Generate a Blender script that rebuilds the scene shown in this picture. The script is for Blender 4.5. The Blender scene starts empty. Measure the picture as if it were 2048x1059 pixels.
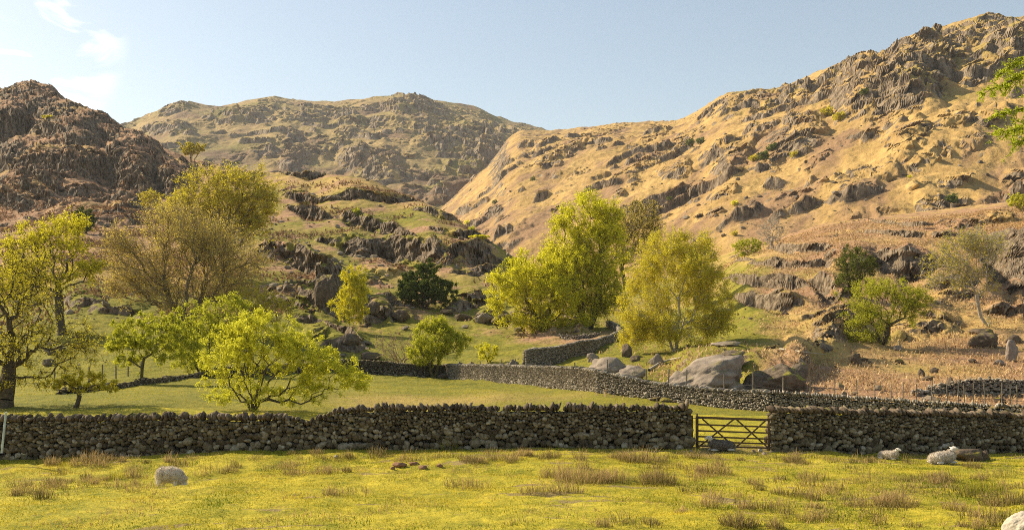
import bpy, math, random
import numpy as np
from mathutils import Vector
random.seed(7); RNG = np.random.default_rng(7)
R = math.radians
# ------------------------------------------------------------------ camera, sky, sun, exposure
F, HZ, W, Hh = 2100.0, 700.0, 2048, 1059      # focal length in photo pixels, horizon row, photo size
CZ = 5.0                                       # camera height above datum
sc = bpy.context.scene
cam = bpy.data.cameras.new('camera'); co = bpy.data.objects.new('camera', cam); sc.collection.objects.link(co)
co.location = (0, 0, CZ); co.rotation_euler = (R(90), 0, 0)
cam.sensor_width = 36; cam.lens = 36 * F / W; cam.shift_y = (HZ - Hh / 2) / W
cam.clip_start = 0.5; cam.clip_end = 9000
sc.camera = co
SUN_EL, SUN_AZ = 35.0, 63.0                    # azimuth: degrees from the view direction towards the left
wd = bpy.data.worlds.new('World'); sc.world = wd; wd.use_nodes = True
nt = wd.node_tree; nt.nodes.clear()
def N(nt, t, **kw):
    n = nt.nodes.new(t)
    for k, v in kw.items():
        if k.startswith('i_'): n.inputs[k[2:].replace('_', ' ')].default_value = v
        else: setattr(n, k, v)
    return n
L = lambda nt, a, b: nt.links.new(a, b)
sky = N(nt, 'ShaderNodeTexSky', sky_type='NISHITA', sun_disc=False, sun_elevation=R(SUN_EL), sun_rotation=R(-SUN_AZ),
        air_density=1.0, dust_density=1.0, ozone_density=1.0, altitude=100)
tc = N(nt, 'ShaderNodeTexCoord')
mp = N(nt, 'ShaderNodeMapping'); mp.inputs['Scale'].default_value = (11, 11, 26)
nz = N(nt, 'ShaderNodeTexNoise', i_Scale=1.0, i_Detail=7.0, i_Roughness=0.55, i_Distortion=0.5)
cr = N(nt, 'ShaderNodeMapRange', interpolation_type='SMOOTHSTEP'); cr.inputs[1].default_value = .50; cr.inputs[2].default_value = .66
cdir = Vector((-.475, 1, .30)).normalized()
dp = N(nt, 'ShaderNodeVectorMath', operation='DOT_PRODUCT'); dp.inputs[1].default_value = cdir
nv = N(nt, 'ShaderNodeVectorMath', operation='NORMALIZE')
m2 = N(nt, 'ShaderNodeMapRange', interpolation_type='SMOOTHSTEP'); m2.inputs[1].default_value = .9955; m2.inputs[2].default_value = .9999
mu = N(nt, 'ShaderNodeMath', operation='MULTIPLY'); mx = N(nt, 'ShaderNodeMixRGB')
mx.inputs[2].default_value = (13, 12.8, 12.4, 1)
desat = N(nt, 'ShaderNodeMixRGB', blend_type='MULTIPLY'); desat.inputs[0].default_value = 1; desat.inputs[2].default_value = (1.36, 1.22, 1.03, 1)
bg = N(nt, 'ShaderNodeBackground', i_Strength=0.088); wo = N(nt, 'ShaderNodeOutputWorld')
L(nt, tc.outputs['Generated'], mp.inputs[0]); L(nt, mp.outputs[0], nz.inputs['Vector']); L(nt, nz.outputs[0], cr.inputs[0])
L(nt, tc.outputs['Generated'], nv.inputs[0]); L(nt, nv.outputs[0], dp.inputs[0]); L(nt, dp.outputs['Value'], m2.inputs[0])
L(nt, cr.outputs[0], mu.inputs[0]); L(nt, m2.outputs[0], mu.inputs[1]); L(nt, mu.outputs[0], mx.inputs[0])
L(nt, sky.outputs[0], desat.inputs[1]); L(nt, desat.outputs[0], mx.inputs[1]); L(nt, mx.outputs[0], bg.inputs[0]); L(nt, bg.outputs[0], wo.inputs[0])
sl = bpy.data.lights.new('sun', 'SUN'); sl.energy = 5.0; sl.angle = R(0.53); sl.color = (1, .86, .62)
so = bpy.data.objects.new('sun', sl); sc.collection.objects.link(so)
SD = Vector((-math.cos(R(SUN_EL)) * math.sin(R(SUN_AZ)), math.cos(R(SUN_EL)) * math.cos(R(SUN_AZ)), math.sin(R(SUN_EL))))
so.rotation_euler = SD.to_track_quat('Z', 'Y').to_euler(); so.location = SD * 300
vs = sc.view_settings; vs.view_transform = 'Standard'; vs.look = 'None'; vs.exposure = 0.8; vs.gamma = 1
sc.cycles.max_bounces = 6; sc.cycles.transparent_max_bounces = 4; sc.cycles.transmission_bounces = 3
sc.cycles.filter_width = 1.0; sc.cycles.use_denoising = False; sc.cycles.denoiser = 'OPENIMAGEDENOISE'; sc.cycles.use_adaptive_sampling = False

# ------------------------------------------------------------------ helpers
def P(px, py, d): return np.array([(px - 1024) * d / F, d, CZ + (HZ - py) * d / F])
def ss(a, b, x):
    t = np.clip((x - a) / (b - a), 0, 1); return t * t * (3 - 2 * t)
_g = RNG.random((256, 256)) * 2 * np.pi; GX, GY = np.cos(_g).astype(np.float32), np.sin(_g).astype(np.float32)
_RV = RNG.random((256, 256, 4)).astype(np.float32)
def pn(x, y):                                   # gradient noise, about -0.7..0.7
    xi = np.floor(x); yi = np.floor(y); fx = (x - xi).astype(np.float32); fy = (y - yi).astype(np.float32)
    xi = xi.astype(np.int32) & 255; yi = yi.astype(np.int32) & 255; x1 = (xi + 1) & 255; y1 = (yi + 1) & 255
    u = fx * fx * fx * (fx * (fx * 6 - 15) + 10); v = fy * fy * fy * (fy * (fy * 6 - 15) + 10)
    a = GX[xi, yi] * fx + GY[xi, yi] * fy; b = GX[x1, yi] * (fx - 1) + GY[x1, yi] * fy
    c = GX[xi, y1] * fx + GY[xi, y1] * (fy - 1); d = GX[x1, y1] * (fx - 1) + GY[x1, y1] * (fy - 1)
    return (a + (b - a) * u) * (1 - v) + (c + (d - c) * u) * v
def fbm(x, y, o=4, g=.5, ridged=False):
    s = 0; a = 1.0; t = 0
    for k in range(o):
        n = pn(x + 17.3 * k, y - 9.1 * k)
        if ridged: n = .5 - 2 * np.abs(n)
        s = s + a * n; t += a; a *= g; x = x * 2.03; y = y * 2.03
    return s / t
def cells(x, y):                                # tilted blocks: fractured rock
    xi = np.floor(x).astype(np.int32); yi = np.floor(y).astype(np.int32)
    best = np.full(x.shape, 9., np.float32); sec = best.copy(); val = np.zeros(x.shape, np.float32)
    for i in (-1, 0, 1):
        for j in (-1, 0, 1):
            r = _RV[(xi + i) & 255, (yi + j) & 255]
            dx = (xi + i + r[..., 0] - x).astype(np.float32); dy = (yi + j + r[..., 1] - y).astype(np.float32)
            dd = dx * dx + dy * dy; h = r[..., 2] + dx * (r[..., 3] - .5) * 1.6 + dy * (r[..., 2] - .5) * 1.6
            m = dd < best
            sec = np.where(m, best, np.minimum(sec, dd)); val = np.where(m, h, val); best = np.where(m, dd, best)
    return val - .5, np.sqrt(sec) - np.sqrt(best)
def blur(a, n, ax):
    if n < 1: return a
    for _ in range(2):
        p = np.concatenate([np.repeat(np.take(a, [0], ax), n, ax), a, np.repeat(np.take(a, [-1], ax), n, ax)], ax)
        c = np.cumsum(p, ax); c = np.concatenate([np.zeros_like(np.take(c, [0], ax)), c], ax); w = 2 * n + 1
        a = (np.take(c, range(w, c.shape[ax]), ax) - np.take(c, range(0, c.shape[ax] - w), ax)) / w
    return a
def mesh_from(name, V, Fc, mat, smooth=True, attrs=None, parent=None, sides=None):
    me = bpy.data.meshes.new(name)
    V = np.asarray(V, np.float32); Fc = np.asarray(Fc, np.int32); k = Fc.shape[1]
    me.vertices.add(len(V)); me.vertices.foreach_set('co', V.ravel())
    me.loops.add(Fc.size); me.loops.foreach_set('vertex_index', Fc.ravel())
    me.polygons.add(len(Fc)); me.polygons.foreach_set('loop_start', np.arange(0, Fc.size, k, dtype=np.int32))
    me.polygons.foreach_set('use_smooth', np.full(len(Fc), smooth, bool))
    me.update(calc_edges=True)
    for an, av in (attrs or {}).items():
        if av.ndim == 1:
            at = me.attributes.new(an, 'FLOAT', 'POINT'); at.data.foreach_set('value', av.astype(np.float32))
        else:
            at = me.attributes.new(an, 'FLOAT_COLOR', 'POINT')
            at.data.foreach_set('color', np.concatenate([av, np.ones((len(av), 1))], 1).astype(np.float32).ravel())
    if mat: me.materials.append(mat)
    o = bpy.data.objects.new(name, me); sc.collection.objects.link(o)
    if parent: o.parent = parent
    return o
def tag(o, label=None, cat=None, group=None, kind=None):
    if label: o['label'] = label
    if cat: o['category'] = cat
    if group: o['group'] = group
    if kind: o['kind'] = kind
    return o
def empty(name, loc, label, cat, group=None, rz=0):
    o = bpy.data.objects.new(name, None); sc.collection.objects.link(o); o.location = loc; o.rotation_euler.z = rz
    o.empty_display_size = .2
    return tag(o, label, cat, group)

# ------------------------------------------------------------------ materials
def new_mat(name):
    m = bpy.data.materials.new(name); m.use_nodes = True; nt = m.node_tree; nt.nodes.clear()
    o = N(nt, 'ShaderNodeOutputMaterial'); b = N(nt, 'ShaderNodeBsdfPrincipled', i_Roughness=.95)
    b.inputs['Specular IOR Level'].default_value = .15
    L(nt, b.outputs[0], o.inputs[0]); return m, nt, b, o
def noise(nt, vec, scale, detail=4, rough=.6, dist=0):
    n = N(nt, 'ShaderNodeTexNoise', i_Scale=scale, i_Detail=detail, i_Roughness=rough, i_Distortion=dist)
    L(nt, vec, n.inputs['Vector']); return n.outputs[0]
def ramp(nt, fac, stops):
    r = N(nt, 'ShaderNodeValToRGB'); e = r.color_ramp.elements
    while len(e) < len(stops): e.new(.5)
    for k, (p, c) in enumerate(stops): e[k].position = p; e[k].color = (*c, 1)
    L(nt, fac, r.inputs[0]); return r.outputs[0]
def mix(nt, fac, a, b, bt='MIX'):
    m = N(nt, 'ShaderNodeMixRGB', blend_type=bt)
    for k, v in ((0, fac), (1, a), (2, b)):
        if isinstance(v, (int, float)): m.inputs[k].default_value = v
        elif isinstance(v, tuple): m.inputs[k].default_value = (*v, 1)
        else: L(nt, v, m.inputs[k])
    return m.outputs[0]
def rng(nt, v, a, b, c=0, d=1):
    m = N(nt, 'ShaderNodeMapRange'); m.inputs[1].default_value = a; m.inputs[2].default_value = b; m.inputs[3].default_value = c; m.inputs[4].default_value = d
    L(nt, v, m.inputs[0]); return m.outputs[0]
def math_(nt, op, a, b):
    m = N(nt, 'ShaderNodeMath', operation=op)
    for k, v in ((0, a), (1, b)):
        if isinstance(v, (int, float)): m.inputs[k].default_value = v
        else: L(nt, v, m.inputs[k])
    return m.outputs[0]
def bump(nt, b, h, dist, strength=1.0):
    n = N(nt, 'ShaderNodeBump', i_Strength=strength, i_Distance=dist); L(nt, h, n.inputs['Height']); L(nt, n.outputs[0], b.inputs['Normal'])

ROCK_A, ROCK_B, ROCK_C = (.036, .026, .016), (.112, .082, .053), (.29, .228, .155)
def terrain_mat(name, s, green=((.115, .125, .016), (.26, .225, .026)), straw=((.36, .235, .075), (.52, .35, .13)), brack=((.23, .125, .07), (.46, .28, .155)), bd=.05, rk=1.0):
    """mask attribute: R bare rock, G dead bracken, B green turf; the rest is straw-coloured moor grass. s = feature size factor (m)."""
    m, nt, b, o = new_mat(name)
    tc = N(nt, 'ShaderNodeTexCoord').outputs['Object']
    at = N(nt, 'ShaderNodeAttribute', attribute_name='mask'); sp = N(nt, 'ShaderNodeSeparateColor'); L(nt, at.outputs['Color'], sp.inputs[0])
    n1 = noise(nt, tc, 1.1 / s, 6, .72); n2 = noise(nt, tc, .22 / s, 6, .7, .6); n3 = noise(nt, tc, 5.0 / s, 5, .7)
    nn = mix(nt, .45, n1, n2); nn2 = mix(nt, .5, n3, n1)
    g = ramp(nt, nn, [(.36, green[0]), (.60, green[1])]); st = ramp(nt, nn, [(.36, straw[0]), (.62, straw[1])])
    br = ramp(nt, nn2, [(.36, brack[0]), (.62, brack[1])])
    mz = N(nt, 'ShaderNodeMapping'); mz.inputs['Scale'].default_value = (1, 1, .62); L(nt, tc, mz.inputs[0])
    nr = noise(nt, mz.outputs[0], 1.6 / s, 7, .68, .3); rmix = mix(nt, .6, nn2, nr)
    rc = ramp(nt, rmix, [(.41, tuple(v * rk for v in ROCK_A)), (.475, tuple(v * rk for v in ROCK_B)), (.62, tuple(v * rk for v in ROCK_C))])
    jit = rng(nt, mix(nt, .5, n1, n3), .25, .75, -.35, .35)
    def mk(ch, w=.16, lo=.5):
        v = math_(nt, 'ADD', sp.outputs[ch], jit); return rng(nt, v, lo - w, lo + w)
    c = mix(nt, mk(2, .3), st, g); c = mix(nt, mk(1, .25), c, br); c = mix(nt, mk(0, .12), c, rc)
    speck = rng(nt, n3, .60, .75, 1, .72)
    c = mix(nt, 1.0, c, N_rgb(nt, speck), 'MULTIPLY')
    L(nt, c, b.inputs['Base Color'])
    bump(nt, b, mix(nt, mk(0, .2), nn2, rmix), bd * s * 1.6, 1.0)
    return m
def N_rgb(nt, v):
    c = N(nt, 'ShaderNodeCombineColor'); [L(nt, v, c.inputs[k]) for k in range(3)]; return c.outputs[0]
def stone_mat(name, cols, bscale=9, bd=.03, moss=.25, mosscol=(.16, .15, .03)):
    m, nt, b, o = new_mat(name)
    tc = N(nt, 'ShaderNodeTexCoord').outputs['Object']; at = N(nt, 'ShaderNodeAttribute', attribute_name='rnd')
    n1 = noise(nt, tc, bscale, 5, .65); n2 = noise(nt, tc, bscale * .3, 4, .6)
    f = math_(nt, 'ADD', rng(nt, at.outputs['Fac'], 0, 1, 0, .75), rng(nt, n1, .3, .7, -.1, .3))
    c = ramp(nt, f, cols)
    geo = N(nt, 'ShaderNodeNewGeometry'); sx = N(nt, 'ShaderNodeSeparateXYZ'); L(nt, geo.outputs['Normal'], sx.inputs[0])
    mm = math_(nt, 'MULTIPLY', rng(nt, sx.outputs[2], .35, .9), rng(nt, n2, .5, .62, 0, moss * 3))
    mm = math_(nt, 'MINIMUM', mm, .85)
    c = mix(nt, mm, c, mosscol)
    c = mix(nt, rng(nt, n1, .64, .72, 0, .45), c, (.42, .40, .34))
    L(nt, c, b.inputs['Base Color']); bump(nt, b, n1, bd)
    return m
def leaf_mat(name, a, c, tr=.45):
    m, nt, b, o = new_mat(name); nt.nodes.remove(b)
    at = N(nt, 'ShaderNodeAttribute', attribute_name='rnd'); col = ramp(nt, at.outputs['Fac'], [(0, a), (1, c)])
    d = N(nt, 'ShaderNodeBsdfDiffuse'); t = N(nt, 'ShaderNodeBsdfTranslucent'); mm = N(nt, 'ShaderNodeMixShader'); mm.inputs[0].default_value = tr
    L(nt, col, d.inputs[0]); L(nt, col, t.inputs[0]); L(nt, d.outputs[0], mm.inputs[1]); L(nt, t.outputs[0], mm.inputs[2]); L(nt, mm.outputs[0], o.inputs[0])
    return m
def bark_mat(name, a, c):
    m, nt, b, o = new_mat(name); tc = N(nt, 'ShaderNodeTexCoord').outputs['Object']
    n = noise(nt, tc, 6, 5, .7); L(nt, ramp(nt, n, [(.35, a), (.65, c)]), b.inputs['Base Color']); bump(nt, b, n, .03); return m
def plain(name, a, c=None, scale=8, rough=.9):
    m, nt, b, o = new_mat(name); tc = N(nt, 'ShaderNodeTexCoord').outputs['Object']
    n = noise(nt, tc, scale, 5, .65); L(nt, ramp(nt, n, [(.35, a), (.65, c or tuple(x * 1.5 for x in a))]), b.inputs['Base Color'])
    b.inputs['Roughness'].default_value = rough; bump(nt, b, n, .01); return m

# ------------------------------------------------------------------ terrain
def patch_fields(PX, PY, D, plist, wx, wy):
    """crags: each patch (cx, cy, rx, ry, angle, k) is an outcrop whose steep side looks down the slope"""
    M = np.zeros_like(D); B = np.zeros_like(D)
    col = PX[0]
    for p in plist:
        cx, cy, rx, ry, ang = p[:5]; k = p[5] if len(p) > 5 else 1.0
        rr = max(rx, ry) * 2.6 + 30
        js = np.where(np.abs(col - cx) < rr)[0]
        if not len(js): continue
        sl_ = slice(js[0], js[-1] + 1)
        dx = PX[:, sl_] + wx[:, sl_] * min(1, rx / 25) - cx; dy = PY[:, sl_] + wy[:, sl_] * min(1, ry / 18) - cy
        a = R(ang); s = (dx * math.cos(a) - dy * math.sin(a)) / rx; t = (-dx * math.sin(a) - dy * math.cos(a)) / ry
        e = np.clip(1 - np.abs(s) ** 3, 0, 1)
        A = k * 1.25 * ry * D[:, sl_] / F
        b = A * ss(-1, -.45, t) * (1 - ss(-.3, 2.3, t)) * e
        B[:, sl_] = np.maximum(B[:, sl_], b)
        M[:, sl_] = np.maximum(M[:, sl_], (1 - ss(.75, 1.1, np.sqrt(s * s + (t + .1) ** 2))) * min(1, .7 + .3 * k) * (1 - .75 * ss(.05, .6, t)))
    return M, B
class Sheet:
    def __init__(s, px0, px1, nc, d0, d1, nr, stops=None):
        s.px = np.linspace(px0, px1, nc); s.ld = np.linspace(math.log(d0), math.log(d1), nr)
        if stops: s.ld = np.concatenate([np.linspace(math.log(a), math.log(b), n, endpoint=False) for a, b, n in stops] + [[math.log(stops[-1][1])]])
        s.d = np.exp(s.ld); s.PX, s.D = np.meshgrid(s.px, s.d); s.X = (s.PX - 1024) * s.D / F
    def base(s, cols, bx, bd):
        ks = sorted(cols); prof = []
        for k in ks:
            q = cols[k]; dd = np.array([a for a, _ in q]); zz = np.array([(HZ - b) * a / F for a, b in q])
            prof.append(np.interp(np.exp(np.linspace(s.ld[0], s.ld[-1], 1080)), dd, zz))
        prof = np.array(prof)                     # (ncols, rows)
        Z = np.array([np.interp(s.px, ks, prof[:, i]) for i in range(prof.shape[1])]); Z = blur(blur(Z, bd, 0), bx, 1)
        f = (s.ld - s.ld[0]) / (s.ld[-1] - s.ld[0]) * 1079; i = np.minimum(f.astype(int), 1078); a = (f - i)[:, None]; s.Z = Z[i] * (1 - a) + Z[i + 1] * a
    def fit_crest(s, crest, rough_keep=10):
        """keep the skyline on its surveyed line"""
        T = s.Z / s.D; cur = T.max(0); i = T.argmax(0); dc = s.d[i]
        want = (HZ - np.interp(s.px, [a for a, _ in crest], [b for _, b in crest])) / F
        dl = (want - cur)[None]; dl = blur(dl, rough_keep, 1); dcs = blur(dc[None], 12, 1)
        s.Z = s.Z + dl * s.D * ss(.62, .97, s.D / dcs)
    def slope(s):
        dzr = np.gradient(s.Z, axis=0); dyr = np.gradient(s.D, axis=0); dxr = np.gradient(s.X, axis=0)
        dzc = np.gradient(s.Z, axis=1); dxc = np.gradient(s.X, axis=1)
        sx = dzc / dxc; sy = (dzr - sx * dxr) / dyr
        return np.sqrt(sx * sx + sy * sy), sx, sy
    def build(s, name, mat, i0=0, i1=None, Yo=None):
        i1 = i1 or len(s.d) - 1
        Y = s.D + (Yo if Yo is not None else 0)
        sl_ = slice(i0, i1 + 1)
        V = np.stack([s.X[sl_], Y[sl_], s.Z[sl_] + CZ], -1).reshape(-1, 3)
        nr = i1 + 1 - i0; nc = len(s.px); idx = np.arange(nr * nc).reshape(nr, nc)
        Fc = np.stack([idx[:-1, :-1], idx[:-1, 1:], idx[1:, 1:], idx[1:, :-1]], -1).reshape(-1, 4)
        M = np.stack([s.rock[sl_], s.brk[sl_], s.grn[sl_]], -1).reshape(-1, 3)
        o = mesh_from(name, V, Fc, mat, True, {'mask': M}); o.data.polygons.foreach_set('use_smooth', (M[:, 0][Fc].mean(1) < .35)); o.data.update()
        return tag(o, kind='structure')
    def z(s, px, d):
        fi = np.clip(np.interp(np.log(d), s.ld, np.arange(len(s.ld))), 0, len(s.ld) - 1.001); fj = np.clip((px - s.px[0]) / (s.px[1] - s.px[0]), 0, len(s.px) - 1.001)
        i = np.floor(fi).astype(int); j = np.floor(fj).astype(int); a = fi - i; b = fj - j
        Z = s.Z; return (Z[i, j] * (1 - a) * (1 - b) + Z[i + 1, j] * a * (1 - b) + Z[i, j + 1] * (1 - a) * b + Z[i + 1, j + 1] * a * b) + CZ
    def hit(s, px, py, dmin=12):
        """nearest ground point seen at a photo position"""
        dd = s.d[s.d > dmin]; z = s.z(np.full(len(dd), px), dd) - CZ; rows = HZ - z * F / dd
        k = np.where(rows <= py)[0]
        k = k[0] if len(k) else int(np.argmin(rows)); return dd[k], z[k] + CZ
def box(a, x0, x1, e=15): return ss(x0 - e, x0 + e, a) * (1 - ss(x1 - e, x1 + e, a))

# ---- near ground, hillsides, the knoll and the left crag
S1 = Sheet(-330, 2370, 1380, 7, 640, 1080, [(7, 20, 80), (20, 95, 400), (95, 350, 820), (350, 640, 160)])
C = {
 -330: [(7,1900),(24,1075),(31,975),(34,1000),(37,975),(43,915),(60,805),(80,770),(100,745),(120,690),(160,600),(220,510),(280,450),(330,370),(380,290),(420,210),(450,160),(640,260)],
 0:   [(7,1900),(24,1068),(31,972),(34,998),(37,972),(43,912),(60,805),(80,770),(100,745),(120,690),(160,600),(220,505),(280,450),(330,385),(380,300),(420,225),(450,172),(500,190),(640,300)],
 150: [(7,1900),(24,1066),(31,968),(34,996),(37,968),(43,908),(60,800),(80,765),(100,735),(125,640),(160,560),(220,480),(280,430),(330,360),(380,275),(430,205),(500,230),(640,340)],
 300: [(7,1900),(24,1062),(32,962),(34.5,988),(37.5,960),(42.5,904),(60,795),(80,765),(95,745),(125,650),(150,600),(200,520),(260,460),(320,400),(370,340),(420,277),(500,300),(640,400)],
 450: [(7,1900),(24,1059),(33,952),(35.5,976),(38.5,945),(42,903),(65,790),(90,755),(125,650),(160,580),(200,500),(250,440),(300,390),(370,333),(430,350),(640,480)],
 600: [(7,1900),(24,1059),(34,943),(36.5,958),(39,935),(42,902),(65,790),(90,755),(115,700),(140,640),(160,590),(190,530),(230,470),(270,420),(300,380),(335,345),(400,370),(640,520)],
 750: [(7,1900),(24,1059),(35,934),(37.5,944),(39.5,925),(42,899),(70,785),(100,752),(112,725),(135,670),(165,600),(195,545),(225,490),(260,440),(300,368),(360,400),(640,560)],
 900: [(7,1900),(24,1059),(36,928),(42,896),(75,780),(102,760),(115,718),(145,650),(170,600),(195,545),(210,500),(240,460),(270,432),(320,470),(640,620)],
 1000:[(7,1900),(24,1059),(37,923),(42,896),(70,785),(88,768),(110,722),(140,660),(170,610),(200,550),(220,520),(235,497),(290,560),(640,650)],
 1100:[(7,1900),(24,1059),(37,922),(42,896),(76,778),(100,730),(120,690),(145,650),(180,610),(220,580),(260,560),(640,620)],
 1200:[(7,1900),(24,1059),(37,922),(42,897),(66,790),(80,745),(100,710),(120,680),(145,650),(180,620),(230,590),(280,572),(640,620)],
 1350:[(7,1900),(24,1059),(42,897),(63,805),(75,762),(90,720),(97,703),(120,670),(150,630),(200,590),(250,560),(300,548),(640,600)],
 1450:[(7,1900),(24,1059),(42,899),(61,815),(72,775),(85,720),(100,680),(130,630),(160,580),(190,545),(240,520),(300,507),(640,590)],
 1500:[(7,1900),(24,1059),(43,900),(60,818),(70,780),(82,725),(100,670),(125,610),(145,560),(170,520),(230,500),(300,492),(640,560)],
 1650:[(7,1900),(24,1059),(43,901),(57,825),(66,785),(85,740),(110,640),(130,580),(150,530),(180,480),(230,452),(300,447),(640,530)],
 1800:[(7,1900),(24,1059),(44,902),(56,830),(66,790),(85,745),(110,670),(130,600),(150,520),(180,465),(230,437),(300,428),(640,500)],
 1950:[(7,1900),(24,1059),(45,903),(55,835),(66,795),(85,745),(110,665),(125,610),(150,520),(180,460),(230,425),(300,412),(640,480)],
 2048:[(7,1900),(24,1055),(45,903),(55,838),(66,798),(85,745),(110,660),(120,620),(150,510),(180,450),(230,418),(300,405),(640,470)],
 2370:[(7,1900),(24,1050),(45,903),(55,838),(66,798),(85,740),(110,650),(120,600),(150,500),(180,440),(230,410),(300,395),(640,460)],
}
S1.base(C, 10, 5)
CR1 = [(-330,140),(-100,160),(0,178),(30,168),(60,160),(90,165),(120,187),(150,205),(200,220),(250,255),(300,277),(345,302),(400,322),(450,331),(500,340),(560,345),(600,343),(700,350),(760,366),(800,388),(850,402),(900,430),(950,460),(1000,495),(1020,508),(1060,545),(1100,560),(1300,560),(1450,507),(1500,492),(1650,446),(1800,428),(1950,410),(2048,400),(2370,390)]
PY = HZ - S1.Z * F / S1.D
X, D, PX = S1.X, S1.D, S1.PX
q = S1.D * .05                                    # noise grows with distance: one octave family per scale
wx = 16 * fbm(X / 9, D / 9, 3) * 1.4 + 10 * fbm(X / 2.5, D / 2.5, 2); wy = 12 * fbm(X / 7 + 40, D / 7, 3) * 1.4 + 6 * fbm(X / 2 + 9, D / 2, 2)
NEARP = [  # knoll bands, left crag, right shelf: cx, cy, rx, ry, angle, steepness
 (480,352,60,14,0,.8),(590,390,26,10,0,.6),(880,520,26,16,0,.6),
 (655,585,22,30,0,1.6),(620,590,50,14,4,1),(590,578,30,10,4,1),(600,615,62,18,-18,1.2),(630,640,60,16,-16,1),(560,600,40,16,-10,1),(690,690,45,18,-8,1),(650,670,50,14,-8,1),
 (760,625,26,22,-10,1.1),(800,632,30,13,-8,1),(740,560,26,12,-8,.9),(735,640,25,14,0,1),(930,610,40,14,12,1.1),(980,635,35,13,0,1),(770,545,40,12,0,.8),(830,600,30,12,0,.9),
 (1060,640,40,20,0,1.1),(1120,655,60,16,0,1),
 (80,215,115,60,-10,.55),(150,270,110,60,-15,.6),(40,190,60,24,0,.6),(230,270,70,60,-35,.6),(270,330,70,62,-35,.8),(330,360,50,30,-25,1),(100,330,110,35,0,1),(200,330,60,30,0,1),
 (60,385,70,30,0,1),(30,400,60,18,-6,1),(150,380,60,16,0,.8),(250,410,40,14,0,.9),(230,440,45,12,-5,.8),(350,330,50,18,-25,1),(420,330,50,14,0,1),(320,300,40,16,-30,.9),(10,250,60,40,10,1),
 (240,620,60,16,0,.9),(330,640,60,16,0,.9),(180,600,50,16,0,.9),
 (1670,665,60,26,25,1.1),(1640,690,60,14,-8,.8),(1850,655,70,22,5,.8),(1910,600,60,14,0,.8),(1700,520,50,20,0,1),(1930,450,60,10,3,.9),(1990,440,40,14,8,1),
 (1430,745,80,34,8,1.0),(1540,748,80,30,-4,1.1),(1490,722,110,20,0,.5),(1590,735,34,34,-10,1.0),
]
M1, B1 = patch_fields(PX, PY, D, NEARP, wx, wy)
# ledges: (px, row of mid cliff, cliff height in rows) along each rock band; ground before and behind a cliff is flattened
LEDGES = [[(545,350,0),(600,356,14),(660,362,26),(720,368,34),(770,378,28),(806,392,0)], [(560,392,0),(600,402,18),(650,408,10),(700,402,18),(770,408,20),(850,420,16),(880,428,0)],
 [(570,415,0),(600,426,26),(640,434,30),(668,446,0)], [(660,440,0),(700,446,24),(740,454,34),(790,468,26),(830,486,14),(850,492,0)], [(800,430,0),(860,440,16),(920,452,22),(970,470,30),(1010,492,20),(1026,500,0)],
 [(850,468,0),(900,474,18),(950,486,20),(1000,504,0)], [(620,478,0),(660,486,18),(700,494,36),(760,500,44),(830,506,50),(870,512,40),(893,516,0)], [(893,510,0),(910,514,44),(950,516,52),(985,524,40),(1008,534,0)],
 [(505,500,0),(540,506,46),(600,518,52),(660,534,40),(696,546,0)], [(900,548,0),(925,546,20),(985,548,22),(1008,550,0)], [(530,592,0),(560,600,24),(620,618,34),(670,636,26),(700,646,0)], [(590,560,0),(620,572,14),(655,576,30),(680,584,0)],
 [(640,655,0),(680,674,22),(720,690,24),(745,700,0)], [(745,596,0),(770,604,12),(800,618,18),(830,628,0)], [(905,600,0),(935,612,16),(985,604,18),(1010,600,0)],
 [(0,392,0),(40,388,26),(90,392,22),(140,404,0)], [(150,400,0),(220,404,14),(280,420,16),(330,430,0)], [(200,432,0),(240,440,16),(280,450,0)], [(0,500,0),(60,496,8),(140,500,0)],
 [(1440,556,0),(1490,560,26),(1540,566,36),(1600,570,26),(1622,570,0)], [(1455,592,0),(1500,600,34),(1560,606,46),(1600,608,34),(1628,608,0)], [(1622,560,0),(1640,575,56),(1668,584,66),(1692,590,0)], [(1520,500,0),(1580,500,30),(1640,498,18),(1700,500,0)], [(1490,530,0),(1540,528,22),(1600,530,20),(1680,524,12),(1720,520,0)], [(1700,440,0),(1760,446,14),(1830,452,16),(1900,448,12),(1960,440,0)], [(1560,640,0),(1620,636,14),(1680,632,22),(1720,640,0)], [(1950,625,0),(2000,618,24),(2048,610,34),(2200,600,0)], [(1860,600,0),(1900,602,20),(1950,600,16),(1970,600,0)],
 [(1738,520,0),(1765,522,50),(1830,526,62),(1868,528,34),(1884,528,0)], [(1640,462,0),(1720,464,10),(1800,470,14),(1880,472,14),(1950,466,0)], [(1850,570,0),(1880,574,26),(1940,560,30),(1990,560,0)], [(1940,505,0),(1975,510,60),(2010,520,110),(2048,520,150),(2120,510,150),(2300,500,60)],
 [(1600,668,0),(1650,672,18),(1690,660,22),(1720,655,0)], [(1820,645,0),(1850,650,26),(1900,652,18),(1920,652,0)], [(1460,525,0),(1485,524,20),(1510,524,0)], [(1110,640,0),(1060,646,0),(1120,655,14),(1170,650,0)]]
BL = np.zeros_like(D); ML = np.zeros_like(D)
wl = fbm(X / 8, D / 14, 3, .45) * 2; wl2 = fbm(X / 6 + 31, D / 12, 2, .5) * 2; wl3 = fbm(X / 5 - 17, D / 12, 2, .5) * 2
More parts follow.
